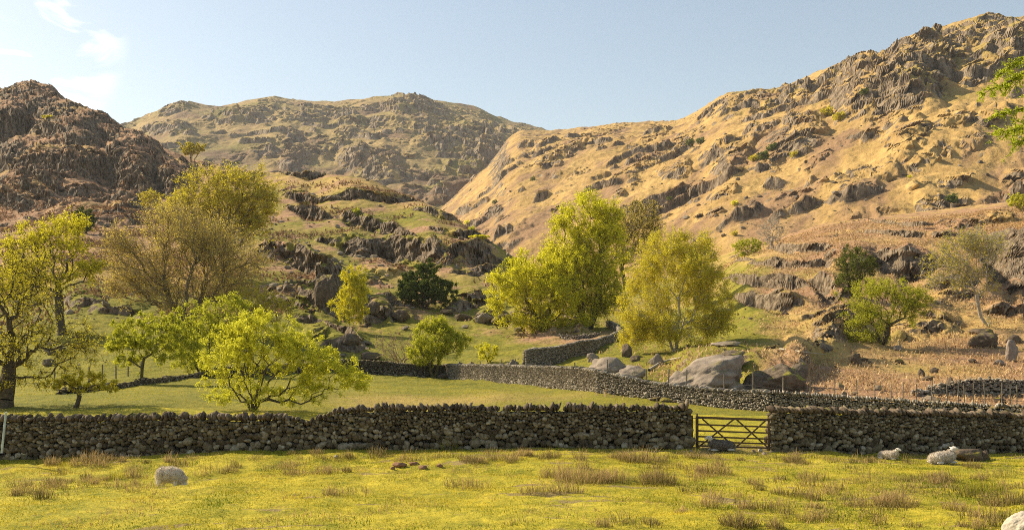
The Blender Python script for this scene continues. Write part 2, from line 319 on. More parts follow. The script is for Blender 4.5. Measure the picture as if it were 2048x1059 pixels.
for q in LEDGES:
    q = sorted(q); xs_ = [a for a, _, _ in q]; js = np.where((S1.px >= xs_[0] - 4) & (S1.px <= xs_[-1] + 4))[0]
    if len(js) < 3: continue
    yl = np.interp(S1.px[js], xs_, [b for _, b, _ in q]); hl = np.interp(S1.px[js], xs_, [c for _, _, c in q]); hl = hl * (1 + .35 * np.sin(S1.px[js] * .11) * np.sin(S1.px[js] * .037 + 1))
    ok = [(PY[:, j] <= y_) & (S1.d > 50) for j, y_ in zip(js, yl)]; hl = hl * np.array([o.any() and S1.d[int(np.argmax(o))] < 420 for o in ok])
    dl = np.array([S1.d[int(np.argmax(o))] if o.any() else np.nan for o in ok]); dl[np.isnan(dl)] = np.nanmean(dl) if not np.isnan(dl).all() else 200
    hl = blur(hl[None], 5, 1)[0]
    dl = blur(dl[None], 6, 1)[0]; sl_ = slice(js[0], js[-1] + 1); Hm = hl * dl / F; Wd = np.maximum(Hm * 4.2, 3)
    e = D[:, sl_] - dl[None] - wl[:, sl_] * np.minimum(Hm * .8, 3.5)[None]; wd = np.maximum(Hm * .32, .5)[None]; k3 = np.minimum(Hm * .55, 2.4)[None]
    st_ = (ss(-1, 1, (e + k3 * (.55 + wl2[:, sl_])) / wd) * .3 + ss(-1, 1, e / wd) * .42 + ss(-1, 1, (e - k3 * (.5 + wl3[:, sl_])) / wd) * .28); ln_ = np.clip(e / Wd[None] * .5 + .5, 0, 1)
    BL[:, sl_] += Hm[None] * (st_ - ss(0, 1, ln_)) * 1.15; ML[:, sl_] = np.maximum(ML[:, sl_], np.exp(-(e / (wd * 2.4 + k3)) ** 2) * np.clip(hl / 8, 0, 1)[None])
S1.Z = S1.Z + BL; M1 = np.maximum(M1, ML)
# rock steps running along the slopes, and blocky fracture
ramp_d = ss(105, 150, D)
st = D / 16. + 1.6 * fbm(X / 34, D / 34, 4) * 2
fr = st - np.floor(st); stepm = ss(.05, .35, fbm(X / 42 + 7, D / 42, 3) * 2 + .1)
saw = ss(0, .12, fr) * (1 - fr) ** 1.3
zone = ramp_d * (1 - .6 * box(PX, 1050, 1460, 40)) * (1 - .55 * ss(1500, 1560, PX) * (D < 400)) * (1 - ss(640, 655, D))
leftm = 1 - ss(380, 470, PX)
knl = box(PX, 500, 1030, 25) * (D > 110)
amp = (.6 + .6 * ss(150, 300, D)) * (1 - .75 * knl) * zone * (.75 + .6 * leftm * ss(240, 330, D))
S1.Z = S1.Z + amp * saw * stepm + zone * (1.0 - .4 * knl + 3.5 * leftm * ss(240, 330, D)) * fbm(X / 28, D / 28, 4) * ss(120, 200, D)
Zc = S1.Z + B1 + D * .22
c1, e1 = cells(X / 3.0 + .5 * fbm(X / 4, Zc / 4, 2), Zc / 2.4); c2, e2 = cells(X / 1.2, Zc / .95 + c1)
MM = np.clip(M1 + .8 * saw * stepm * zone * (1 - .8 * knl), 0, 1)
sizeb = np.clip(B1 / 4, .3, 1.1) + .35 * leftm * ss(240, 330, D)
cf1 = .12 + .88 * ss(4, 40, PY - np.interp(PX, [a for a, _ in CR1], [b for _, b in CR1]))
S1.Z = S1.Z + B1 * cf1 + cf1 * MM * sizeb * (.55 * c1 + .34 * c2 + .5 * fbm(X / 4.5, Zc / 3.5, 5, .5, True))
Y1 = -MM * ss(60, 100, D) * (1 - .5 * leftm) * (np.clip(D / 160, .6, 2) * (1.1 * c1 + .6 * c2 + 1.6 * fbm(X / 5 + 8, Zc / 4, 4, .55, True)))
# tussocks and hummocks everywhere
far = ss(70, 110, D)
S1.Z = S1.Z + (.05 + .32 * far) * fbm(X / (1.3 + 2 * far), D / (1.3 + 2 * far), 4, .6) * 1.6 + (.30 * fbm(X / 7.5, D / 5.5, 3) + .24 * fbm(X / 3.2, D / 1.5, 3, .55) * (D < 46) * (.35 + ss(-.1, .3, fbm(X / 14 + 3, D / 8, 2)))) * ss(10, 20, D) * (1 - .6 * box(D, 50, 80, 8))
S1.Z = S1.Z + .06 * fbm(X / .5, D / .5, 2) * (1 - ss(50, 70, D)) * ss(.0, .3, fbm(X / 5 + 30, D / 5, 3) + .12)
S1.fit_crest(CR1)
slp, sx_, sy_ = S1.slope(); PY = HZ - S1.Z * F / D
ledge = ss(-.10, .22, fbm(X / 7 + 50, D / 9, 4, .6) * 2 + .16)
lh = .8 * leftm * ss(330, 390, D)
S1.rock = np.maximum(ledge, ss(1.1 - .5 * lh, 1.6 - .6 * lh, slp)) * np.clip(ss(.85 - .4 * lh, 1.25 - .5 * lh, slp) * ss(90, 120, D) + .85 * MM * ss(.38, .8, slp), 0, 1) * ss(56, 62, D)
nb = fbm(X / 20 + 3, D / 20, 4) * 2
S1.brk = np.clip((1 - ss(380, 520, PX)) * ss(135, 200, D) * (.80 + nb * .7) + ss(1430, 1600, PX) * ss(56, 64, D) * (.62 + nb * .9) + box(PX, 1020, 1250, 60) * box(D, 112, 150, 8) * (.4 + nb)
                 + box(PX, 480, 1000, 40) * ss(110, 160, D) * (.22 + 1.5 * fbm(X / 10 + 90, D / 12, 4, .6) * 2), 0, 1)
S1.grn = np.clip(1.05 - .5 * ss(130, 190, D) * (1 + leftm * .5) + .5 * nb - .75 * ss(1430, 1600, PX) * ss(56, 64, D) - .3 * ss(230, 330, D) - .28 * box(D, 46, 70, 5) * box(PX, 700, 1700, 80) + .55 * ss(1420, 1470, PX) * (1 - .5 * ss(1750, 1950, PX)) * ss(74, 90, D) * (1 - ss(175, 215, D)) * (.5 + 1.2 * fbm(X / 9 + 60, D / 9, 4, .6) * 2) + .12 * box(PX, 480, 1020, 30) * ss(120, 200, D), 0, 1)
S1.brk = np.maximum(S1.brk, box(PX, 1398, 1535, 14) * box(D, 40.6, 43.5, .6) * (.8 + fbm(X / .7, D / .4, 3) * 1.2))
S1.brk = np.maximum(S1.brk, (D < 45) * .85 * ss(.2, .42, fbm(X / 2.4 + 70, D / .75, 4, .6) * 2 * (.6 + .8 * ss(0, .2, fbm(X / 9, D / 9, 2)))))
iw = int(np.searchsorted(S1.d, 56)); 
m_near = terrain_mat('meadow_turf', .55, green=((.15, .165, .012), (.50, .40, .034)), straw=((.36, .27, .07), (.54, .42, .12)), brack=((.16, .12, .045), (.32, .24, .10)), bd=.12)
m_hill = terrain_mat('hillside_turf', 1.3, rk=1.15, bd=.12)
ia = int(np.searchsorted(S1.d, 44.0)); ib = int(np.searchsorted(S1.d, 150))
S1.build('meadow', m_near, 0, ia); S1.build('paddock', m_near, ia, iw); S1.build('hillside', m_hill, iw, ib, Y1); S1.build('hills', m_hill, ib, None, Y1)

# ---- the right-hand fell
CR2 = [(500,640),(700,575),(820,480),(850,447),(885,413),(908,394),(931,368),(965,341),(1006,296),(1020,266),(1060,259),(1100,261),(1150,256),(1250,245),(1360,240),(1400,218),(1450,186),(1500,180),(1560,176),(1640,141),(1700,119),(1785,98),(1798,76),(1850,63),(1920,42),(1970,27),(2010,32),(2030,39),(2048,30),(2150,20),(2370,0)]
S2 = Sheet(500, 2370, 1180, 290, 1750, 560, [(290, 1560, 880), (1560, 1750, 20)])
def fell_col(px):
    cy = np.interp(px, [a for a, _ in CR2], [b for _, b in CR2]); dc = np.interp(px, [500, 885, 1000, 1100, 1400, 1700, 2048, 2370], [950, 1150, 1380, 1480, 1230, 1050, 960, 940])
    b0 = np.interp(px, [500, 1000, 1450, 1800, 2370], [700, 620, 550, 460, 440]); d0 = np.interp(px, [500, 1000, 1450, 2370], [500, 450, 330, 300])
    z0 = (HZ - b0) * d0 / F; z1 = (HZ - cy) * dc / F; q = [(290, HZ - (z0 - 12) * F / 290), (d0, b0)]
    for t in (.2, .4, .6, .8, .93): 
        dd = d0 + (dc - d0) * t; zz = z0 + (z1 - z0) * (t + .05 * math.sin(math.pi * t)); q.append((dd, HZ - zz * F / dd))
    q += [(dc, cy), (dc * 1.06, HZ - z1 * F / dc / 1.06), (1750, HZ - (z1 - 60) * F / 1750)]
    return q
S2.base({px: fell_col(px) for px in list(range(500, 2371, 60)) + [885, 1015, 1100, 1790, 1970]}, 4, 5)
X, D, PX = S2.X, S2.D, S2.PX; PY = HZ - S2.Z * F / D
wx = 22 * fbm(X / 30, D / 30, 4) * 1.4; wy = 16 * fbm(X / 25 + 40, D / 25, 4) * 1.4
FELLP = [
 (1770,185,110,62,10,1.9),(1720,205,50,44,0,1.6),(1850,150,60,50,30,1.7),(1700,150,70,34,10,1.2),(1880,120,60,26,12,1.2),(1830,85,60,20,5,1.2),(1930,85,60,26,30,1.2),(1975,50,50,22,10,1.1),(2020,110,50,50,30,1.3),(1960,140,50,24,35,1.1),(2040,60,40,26,30,1.1),
 (1600,262,40,14,15,1.2),(1590,290,70,28,25,1.4),(1550,315,50,18,35,1.2),(1540,340,30,10,10,1),(1475,320,46,20,25,1.4),(1440,310,44,18,25,1.2),(1500,285,50,12,20,1),(1590,195,36,22,15,1.1),(1520,205,40,18,15,1),(1450,215,50,16,25,1),(1490,190,40,12,10,1),
 (1270,340,60,16,28,1.4),(1230,370,40,12,25,1.1),(1350,350,38,18,22,1.3),(1370,375,46,14,18,1.2),(1250,390,34,9,20,1),(1340,290,80,10,27,1.1),(1120,310,60,18,28,1.3),(1080,330,36,10,25,1),(1200,265,70,9,18,1.1),(1310,270,40,8,20,1),(1160,290,34,12,25,1),
 (1450,400,36,12,30,1.1),(1420,440,28,6,20,.9),(1020,470,22,6,10,1),(1010,440,16,4,20,.9),(1110,430,20,4,20,.8),(1190,380,26,6,25,.9),(1150,350,30,5,25,.8),(1330,330,26,8,20,1),
 (1900,250,44,22,20,1.1),(1820,290,60,22,25,1),(1780,330,60,20,25,1.1),(1720,350,30,14,20,1),(1860,320,50,14,20,.9),(1950,290,40,14,20,.9),(1980,240,40,16,20,1),(1640,320,30,10,30,1),(1620,340,24,8,30,.9),
 (1870,408,34,22,5,1.5),(1990,395,60,14,6,1.1),(1780,425,40,12,4,1.1),(1920,400,30,12,5,1.2),(1700,430,30,9,5,.9),(1600,400,26,8,10,.9),(1640,380,22,7,15,.8),(1550,405,24,8,10,.9),(1900,360,34,10,15,.8),(2030,340,40,14,15,1),(1840,370,26,7,15,.8),
 (940,350,30,10,45,1.0),(985,420,26,8,25,.9),(960,470,30,10,15,.9),
]
M2_, B2 = patch_fields(PX, PY, D, FELLP, wx, wy)
rot = X * .5 + D * .86
st = rot / 42 + 2.2 * fbm(X / 120, D / 120, 4) * 1.5; fr = st - np.floor(st)
high = ss(230, 120, PY) if False else 1 - ss(150, 290, PY - .0)
stepm = ss(.14, .34, fbm(X / 60 + 7, D / 60, 4, .6) * 2 + .30 * high + .0)
saw = ss(0, .15, fr) * (1 - fr) ** 1.4
Zc = S2.Z + .42 * B2 + D * .2
c1, _ = cells(X / 9 + .5 * fbm(X / 9, Zc / 9, 2), Zc / 7); c2, _ = cells(X / 3.6, Zc / 3 + c1)
MM = np.clip(M2_ + saw * stepm, 0, 1)
cf2 = .15 + .85 * ss(3, 30, PY - np.interp(PX, [a for a, _ in CR2], [b for _, b in CR2]))
S2.Z = S2.Z + .42 * B2 * cf2 + 6.5 * cf2 * saw * stepm + cf2 * MM * (np.clip(B2 / 12, .4, 2) * (1.3 * c1 + .8 * c2 + 1.8 * fbm(X / 10, Zc / 9, 5, .5, True)))
Y2 = -MM * (3.4 * c1 + 1.8 * c2 + 5 * fbm(X / 14 + 8, Zc / 11, 4, .55, True))
S2.Z = S2.Z + 12 * fbm(X / 130, D / 130, 3) + 3.8 * fbm((X - D * .35) / 60, (D + X * .6) / 26, 4, .55, True) + 3.2 * fbm(X / 22, D / 26, 4, .6) + 1.0 * fbm(X / 5, D / 7, 3, .6)
S2.fit_crest(CR2)
slp, sx_, sy_ = S2.slope()
nb = fbm((X - D * .5) / 26, (D + X * .8) / 110, 4, .6) * 2.4
S2.rock = np.maximum(ss(-.12, .2, fbm(X / 16 + 50, D / 24, 4, .6) * 2 + .03), ss(1.2, 1.6, slp)) * np.clip(ss(1.0, 1.35, slp) + .9 * MM * ss(.55, .95, slp), 0, 1)
S2.brk = np.clip(.28 + nb * .9 - .3 * high + .25 * ss(350, 430, PY), 0, 1)
S2.grn = np.clip(-.02 + .35 * high + .5 * fbm(X / 60 + 5, D / 60, 3) * 2, 0, .8)
m_fell = terrain_mat('fell_grass', 5.5, rk=1.15, green=((.15, .135, .03), (.30, .24, .05)), straw=((.27, .165, .055), (.54, .36, .13)), brack=((.17, .10, .055), (.36, .225, .115)), bd=.10)
S2.build('fell', m_fell, Yo=Y2)

# ---- the far mountain
CR3 = [(-100,270),(200,262),(265,241),(300,226),(345,207),(368,200),(400,207),(430,214),(480,204),(540,192),(600,200),(650,203),(700,200),(760,193),(800,186),(830,188),(870,200),(930,208),(960,216),(1000,236),(1050,248),(1090,258),(1110,264),(1200,280),(1400,300)]
S3 = Sheet(-100, 1400, 900, 1000, 3000, 420, [(1000, 2250, 560), (2250, 3000, 20)])
cols = {}
for px in range(-100, 1401, 50):
    cy = np.interp(px, [a for a, _ in CR3], [b for _, b in CR3]); dc = 2150 + 60 * math.sin(px * .013); z0 = (HZ - 500) * 1000 / F; z1 = (HZ - cy) * dc / F; q = []
    for t in (0, .2, .4, .6, .8, .93, 1): 
        dd = 1000 + (dc - 1000) * t; zz = z0 + (z1 - z0) * (t ** 1.1 + .05 * math.sin(math.pi * t)); q.append((dd, HZ - zz * F / dd))
    q += [(2300, HZ - z1 * F / 2300), (3000, HZ - (z1 - 150) * F / 3000)]; cols[px] = q
S3.base(cols, 4, 4)
X, D, PX = S3.X, S3.D, S3.PX; PY = HZ - S3.Z * F / D
wx = 20 * fbm(X / 60, D / 60, 4) * 1.4; wy = 14 * fbm(X / 50 + 40, D / 50, 4) * 1.4
FARP = [(830,215,70,24,-5,1.5),(870,235,60,16,-5,1.2),(900,285,80,20,-3,1.5),(860,265,50,12,-5,1.2),(930,250,50,12,-10,1),(740,325,70,36,-4,1.7),(960,270,60,24,-30,1.3),(990,290,40,28,-30,1.4),(960,300,60,24,-10,1.3),(700,260,36,22,5,1.3),(660,290,60,22,20,1.3),(610,305,60,26,25,1.3),(560,290,50,22,20,1.2),
 (500,230,70,20,15,1.2),(600,230,60,16,10,1.1),(520,300,60,14,8,1),(430,240,60,14,5,1),(350,215,50,10,8,1.1),(330,255,60,16,5,1.2),(390,285,50,14,5,1.1),(450,320,50,12,5,1),(560,350,60,12,5,.9),(780,280,50,14,0,1.1),(820,340,70,14,-5,1.1),(850,380,50,16,-8,1.1),(900,350,60,12,-5,1),(880,400,34,18,0,1.3),(770,250,50,12,5,1),(640,215,50,9,0,1),(560,200,40,7,0,1),(940,225,50,10,-15,1.1),(1060,256,36,7,-10,1.2),(800,310,40,12,0,1),(930,330,40,12,-15,1),(680,230,40,10,5,1),(300,300,60,14,5,1)]
M3, B3 = patch_fields(PX, PY, D, FARP, wx, wy)
st = (D + .35 * X) / 95 + 3 * fbm(X / 260, D / 260, 4) * 1.5; fr = st - np.floor(st); saw = ss(0, .15, fr) * (1 - fr) ** 1.4
stepm = ss(.0, .25, fbm(X / 120 + 7, D / 120, 4, .6) * 2 + .12)
Zc = S3.Z + .36 * B3 + D * .2
c1, _ = cells(X / 22 + .5 * fbm(X / 20, Zc / 20, 2), Zc / 17); c2, _ = cells(X / 8, Zc / 7 + c1)
MM = np.clip(M3 + saw * stepm, 0, 1)
cf3 = .2 + .8 * ss(2, 22, PY - np.interp(PX, [a for a, _ in CR3], [b for _, b in CR3]))
S3.Z = S3.Z + B3 * .32 * cf3 + 10 * cf3 * saw * stepm + cf3 * MM * (np.clip(B3 / 20, .45, 2) * (3.0 * c1 + 1.6 * c2 + 4 * fbm(X / 26, Zc / 22, 5, .5, True)))
Y3 = -MM * (5 * c1 + 3 * c2 + 7 * fbm(X / 30 + 8, Zc / 25, 4, .55, True))
S3.Z = S3.Z + 16 * fbm(X / 240, D / 240, 3) + 6 * fbm(X / 50, D / 60, 4, .6)
S3.fit_crest(CR3)
slp, sx_, sy_ = S3.slope()
S3.rock = np.maximum(ss(-.12, .2, fbm(X / 34 + 50, D / 50, 4, .6) * 2 + .02), ss(1.1, 1.5, slp)) * np.clip(ss(1.0, 1.4, slp) + .9 * MM * ss(.5, 1.0, slp), 0, 1)
S3.brk = np.clip(.2 + .9 * fbm(X / 90, D / 90, 4) * 2 + .3 * ss(280, 380, PY), 0, 1); S3.grn = np.clip(.35 + .6 * fbm(X / 120 + 5, D / 120, 3) * 2, 0, .9)
m_far = terrain_mat('mountain_grass', 11, rk=1.5, green=((.15, .135, .035), (.27, .22, .06)), straw=((.23, .16, .065), (.44, .31, .13)), brack=((.13, .08, .045), (.26, .165, .09)), bd=.10)
S3.build('mountain', m_far, Yo=Y3)
print('terrain done')
# ------------------------------------------------------------------ dry-stone walls
def ico(sub):
    import bmesh
    bm = bmesh.new(); bmesh.ops.create_icosphere(bm, subdivisions=sub, radius=1)
    V = np.array([v.co[:] for v in bm.verts]); Fc = np.array([[v.index for v in f.verts] for f in bm.faces]); bm.free(); return V, Fc
ICO = {k: ico(k) for k in (1, 2, 3, 4, 5)}
def stones_mesh(C_, S_, RX, tilt, sub, p=3.4, jit=.09):
    """C_ centres, S_ half sizes (along, across, up), RX heading, tilt lean along the wall"""
    V, Fc = ICO[sub]; n = len(C_)
    q = V / (np.sum(np.abs(V) ** p, 1) ** (1 / p))[:, None]
    Q = q[None] * (1 + RNG.normal(0, jit, (n, len(V), 1))) * S_[:, None, :]
    Q = Q + RNG.normal(0, jit * .35, (n, len(V), 3)) * S_[:, None, :]
    ct, st_ = np.cos(tilt)[:, None], np.sin(tilt)[:, None]
    x = Q[..., 0] * ct + Q[..., 2] * st_; z = -Q[..., 0] * st_ + Q[..., 2] * ct; y = Q[..., 1]
    ch, sh = np.cos(RX)[:, None], np.sin(RX)[:, None]
    P_ = np.stack([x * ch - y * sh, x * sh + y * ch, z], -1) + C_[:, None, :]
    Fa = (Fc[None] + (np.arange(n) * len(V))[:, None, None]).reshape(-1, 3)
    return P_.reshape(-1, 3), Fa, np.repeat(RNG.random(n), len(V))
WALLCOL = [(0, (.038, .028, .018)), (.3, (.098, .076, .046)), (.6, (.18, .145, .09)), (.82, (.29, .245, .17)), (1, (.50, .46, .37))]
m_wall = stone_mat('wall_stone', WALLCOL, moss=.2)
m_cope = stone_mat('coping_stone', [(0, (.05, .037, .025)), (.5, (.135, .10, .068)), (1, (.30, .23, .16))], moss=.3)
m_core = plain('wall_core', (.018, .016, .013))
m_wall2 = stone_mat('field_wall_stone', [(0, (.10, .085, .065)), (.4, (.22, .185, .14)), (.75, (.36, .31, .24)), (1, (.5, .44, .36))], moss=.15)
def drywall(name, label, path, tops, hmin=.05, size=(.20, .165), thick=.62, sub=2, cope=.20, mats=(None, None), back=True, group=None, batter=.10, cat='dry stone wall', ragged=.03, sink=.1):
    """path: (px, d) points; tops: (px, row) of the top of the coursed part"""
    pp = np.array([( (a - 1024) * b / F, b) for a, b in path]); seg = np.hypot(*np.diff(pp, axis=0).T); cum = np.r_[0, np.cumsum(seg)]; Lw = cum[-1]
    def at(s): return np.interp(s, cum, pp[:, 0]), np.interp(s, cum, pp[:, 1])
    ns = max(8, int(Lw / .5)); sg = np.linspace(0, Lw, ns); gx, gy = at(sg); gp = gx * F / gy + 1024
    gz = S1.z(gp, gy); gz = np.convolve(np.pad(gz, 3, mode='edge'), np.ones(7) / 7, 'valid') - sink
    tz = CZ + (HZ - np.interp(gp, [a for a, _ in tops], [b for _, b in tops])) * gy / F
    tz = np.maximum(tz, gz + hmin + sink)
    base = lambda s: np.interp(s, sg, gz); top = lambda s: np.interp(s, sg, tz)
    head = lambda s: np.arctan2(np.interp(s + .3, cum, pp[:, 1]) - np.interp(s - .3, cum, pp[:, 1]), np.interp(s + .3, cum, pp[:, 0]) - np.interp(s - .3, cum, pp[:, 0]))
    root = empty(name, (gx[ns // 2], gy[ns // 2], gz[ns // 2]), label, cat, group); bx, by, bz = root.location
    def place(side, sub, k):
        C_, S_, T_, H_ = [], [], [], []
        hmx = float((tz - gz).max()); h0 = size[1] * k; z = h0 * .3; ci = 0
        while z < hmx:
            fr = z / hmx; h = h0 * (1.45 - .8 * min(1, fr * 1.3)); s = -random.random() * .3
            while s < Lw:
                big = random.random(); w = h * (random.uniform(.85, 1.45) if big < .86 else random.uniform(1.5, 2.3)); hh = h * (random.uniform(.75, 1.25) if big < .93 else 1.6); sc_ = min(s + w / 2, Lw - .05)
                b = float(base(sc_)); zc = b + z + random.uniform(-.42, .42) * h + .07 * math.sin(sc_ * 1.1 + 2) + .04 * math.sin(sc_ * 3.7)
                if zc < b: zc = b
                if zc + hh * .3 < float(top(sc_)) + random.uniform(-ragged, ragged):
                    hd = float(head(sc_)); x, y = at(sc_); f2 = (zc - b) / 1.8
                    off = side * (thick / 2 - batter * f2 - .10 + random.uniform(-.05, .035))
                    C_.append((x + math.sin(hd) * off - bx, y - math.cos(hd) * off - by, zc - bz)); S_.append((w * .56, random.uniform(.10, .17), hh * .56)); T_.append(random.gauss(0, .28)); H_.append(hd + random.gauss(0, .12))
                s += w * random.uniform(.85, 1.0)
            z += h * .86; ci += 1
        return stones_mesh(np.array(C_), np.array(S_), np.array(H_), np.array(T_), sub, 2.35, .08)
    V1, F1, r1 = place(1, sub, 1.0)
    if back:
        V2, F2, r2 = place(-1, 1, 1.5); F1 = np.r_[F1, F2 + len(V1)]; V1 = np.r_[V1, V2]; r1 = np.r_[r1, r2]
    mesh_from('stonework', V1, F1, mats[0] or m_wall, sub > 1, {'rnd': r1}, root)
    # dark filling between the two faces
    cv, cf = [], []
    for k, s in enumerate(sg):
        h = float(head(s)); nx, ny = math.sin(h), -math.cos(h); w0, w1 = thick / 2 - .17, thick / 2 - .25
        t_ = tz[k] - .06
        for (o_, zz) in ((w0, gz[k] - .3), (w1, t_), (-w1, t_), (-w0, gz[k] - .3)): cv.append((gx[k] + nx * o_ - bx, gy[k] + ny * o_ - by, zz - bz))
    for k in range(ns - 1):
        for j in range(4): a, b = 4 * k + j, 4 * k + (j + 1) % 4; cf.append((a, b, b + 4, a + 4))
    cf.append((0, 1, 2, 3)); cf.append((4 * ns - 4, 4 * ns - 3, 4 * ns - 2, 4 * ns - 1))
    mesh_from('filling', cv, cf, m_core, False, None, root)
    if cope:
        C_, S_, T_, H_ = [], [], [], []; s = .08; lean = -.45
        while s < Lw - .08:
            w = random.uniform(.09, .19) * cope / .2; h = cope * random.uniform(.55, 1.25); x, y = at(s); hd = float(head(s))
            if random.random() < .015: lean = -lean
            if random.random() < .975:
                C_.append((x - bx, y - by, float(top(s)) + h * .5 - bz)); S_.append((w * .6, random.uniform(.2, .32), h * .82)); T_.append(lean * random.uniform(.1, 1.5)); H_.append(hd + random.gauss(0, .12))
            s += w * random.uniform(.7, 1.05)
        Vc, Fc, rc = stones_mesh(np.array(C_), np.array(S_), np.array(H_), np.array(T_), 2, 2.2, .15)
        mesh_from('coping', Vc, Fc, mats[1] or m_cope, True, {'rnd': rc}, root)
    return root
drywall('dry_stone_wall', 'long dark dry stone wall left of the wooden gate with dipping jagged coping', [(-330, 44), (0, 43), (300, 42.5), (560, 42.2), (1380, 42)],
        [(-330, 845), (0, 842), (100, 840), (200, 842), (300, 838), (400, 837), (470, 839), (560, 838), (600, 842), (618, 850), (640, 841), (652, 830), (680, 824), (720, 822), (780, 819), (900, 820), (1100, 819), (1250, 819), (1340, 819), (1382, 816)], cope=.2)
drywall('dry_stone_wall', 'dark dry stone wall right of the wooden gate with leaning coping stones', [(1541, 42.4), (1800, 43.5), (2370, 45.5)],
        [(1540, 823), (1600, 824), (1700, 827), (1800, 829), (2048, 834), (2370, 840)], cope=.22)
mm_ = (m_wall2, m_wall2)
drywall('field_wall', 'long sunlit rubble field wall curving behind the paddock and boulders', [(890, 104), (1000, 89), (1100, 77), (1200, 67.5), (1300, 64.5), (1400, 62), (1540, 58.5), (1750, 56.5), (2100, 54), (2370, 53)],
        [(890, 731), (1000, 733), (1160, 738), (1200, 745), (1250, 756), (1300, 767), (1400, 778), (1450, 783), (1540, 786), (1700, 797), (1800, 803), (1950, 812), (2048, 815), (2370, 825)], .5, (.16, .115), sub=1, cope=.15, mats=mm_, ragged=.08)
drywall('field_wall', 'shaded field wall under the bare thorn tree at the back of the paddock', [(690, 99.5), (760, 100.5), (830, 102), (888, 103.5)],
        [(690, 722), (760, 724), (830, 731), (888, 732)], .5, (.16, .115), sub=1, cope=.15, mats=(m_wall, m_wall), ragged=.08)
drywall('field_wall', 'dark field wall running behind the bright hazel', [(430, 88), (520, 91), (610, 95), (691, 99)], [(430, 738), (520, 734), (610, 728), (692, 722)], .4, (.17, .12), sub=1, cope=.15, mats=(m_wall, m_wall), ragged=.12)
drywall('field_wall', 'winding field wall climbing from the fence to the big lime green tree', [(1050, 96), (1085, 98), (1130, 101), (1175, 106), (1215, 113), (1240, 121), (1236, 132), (1215, 140)],
        [(1035, 712), (1060, 700), (1100, 697), (1130, 692), (1160, 684), (1200, 680), (1245, 668), (1250, 655)], .7, (.18, .13), sub=1, cope=.15, mats=mm_, ragged=.12)
drywall('ruined_wall', 'short broken wall in the grass beside the lime green tree', [(1120, 126), (1150, 124), (1200, 126)], [(1115, 678), (1150, 668), (1205, 668)], .4, (.2, .14), sub=1, cope=0, mats=mm_, ragged=.2)
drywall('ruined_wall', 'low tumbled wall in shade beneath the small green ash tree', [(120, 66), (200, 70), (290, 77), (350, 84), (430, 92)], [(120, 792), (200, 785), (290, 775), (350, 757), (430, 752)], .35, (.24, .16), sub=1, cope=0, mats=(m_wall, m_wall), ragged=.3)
drywall('ruined_wall', 'pale tumbled wall at the right edge above the long field wall', [(1830, 66), (1880, 67), (1930, 67), (2060, 68), (2300, 69)], [(1830, 785), (1890, 768), (1940, 758), (2060, 757), (2300, 760)], .4, (.24, .17), sub=1, cope=0, mats=mm_, ragged=.25)
drywall('ruined_wall', 'low sunlit wall remnant at the meadow edge on the knoll foot', [(1010, 215), (1040, 214), (1070, 213)], [(1010, 545), (1070, 540)], .4, (.3, .2), sub=1, cope=0, mats=mm_, ragged=.25)

# ------------------------------------------------------------------ tubes, trees
def tubes(P0, P1, R0, R1, k=5):
    P0, P1 = np.asarray(P0, float), np.asarray(P1, float); n = len(P0); ax = P1 - P0; ln = np.linalg.norm(ax, axis=1, keepdims=True) + 1e-9; ax = ax / ln
    up = np.where(np.abs(ax[:, 2:3]) > .9, [[1., 0, 0]], [[0, 0, 1.]]); u = np.cross(ax, up); u /= np.linalg.norm(u, axis=1, keepdims=True); v = np.cross(ax, u)
    an = np.arange(k) * 2 * np.pi / k; ring = u[:, None] * np.cos(an)[None, :, None] + v[:, None] * np.sin(an)[None, :, None]
    A = P0[:, None] + ring * np.asarray(R0)[:, None, None]; B = P1[:, None] + ring * np.asarray(R1)[:, None, None]
    V = np.concatenate([A, B], 1).reshape(-1, 3); j = np.arange(k); f = np.stack([j, (j + 1) % k, (j + 1) % k + k, j + k], 1)
    Fq = (f[None] + (np.arange(n) * 2 * k)[:, None, None]).reshape(-1, 4); return V, Fq
def leaves(C_, size, up=.3):
    n = len(C_); a = RNG.normal(0, 1, (n, 3)); a /= np.linalg.norm(a, axis=1, keepdims=True); b = RNG.normal(0, 1, (n, 3)); b[:, 2] *= .6; b = np.cross(a, b); b /= np.linalg.norm(b, axis=1, keepdims=True)
    s = size * RNG.uniform(.6, 1.3, (n, 1)); V = np.stack([C_ - a * s * .62, C_ + b * s * .36, C_ + a * s * .62, C_ - b * s * .36], 1).reshape(-1, 3)
    return V, np.arange(4 * n).reshape(n, 4)
LM = 1.9
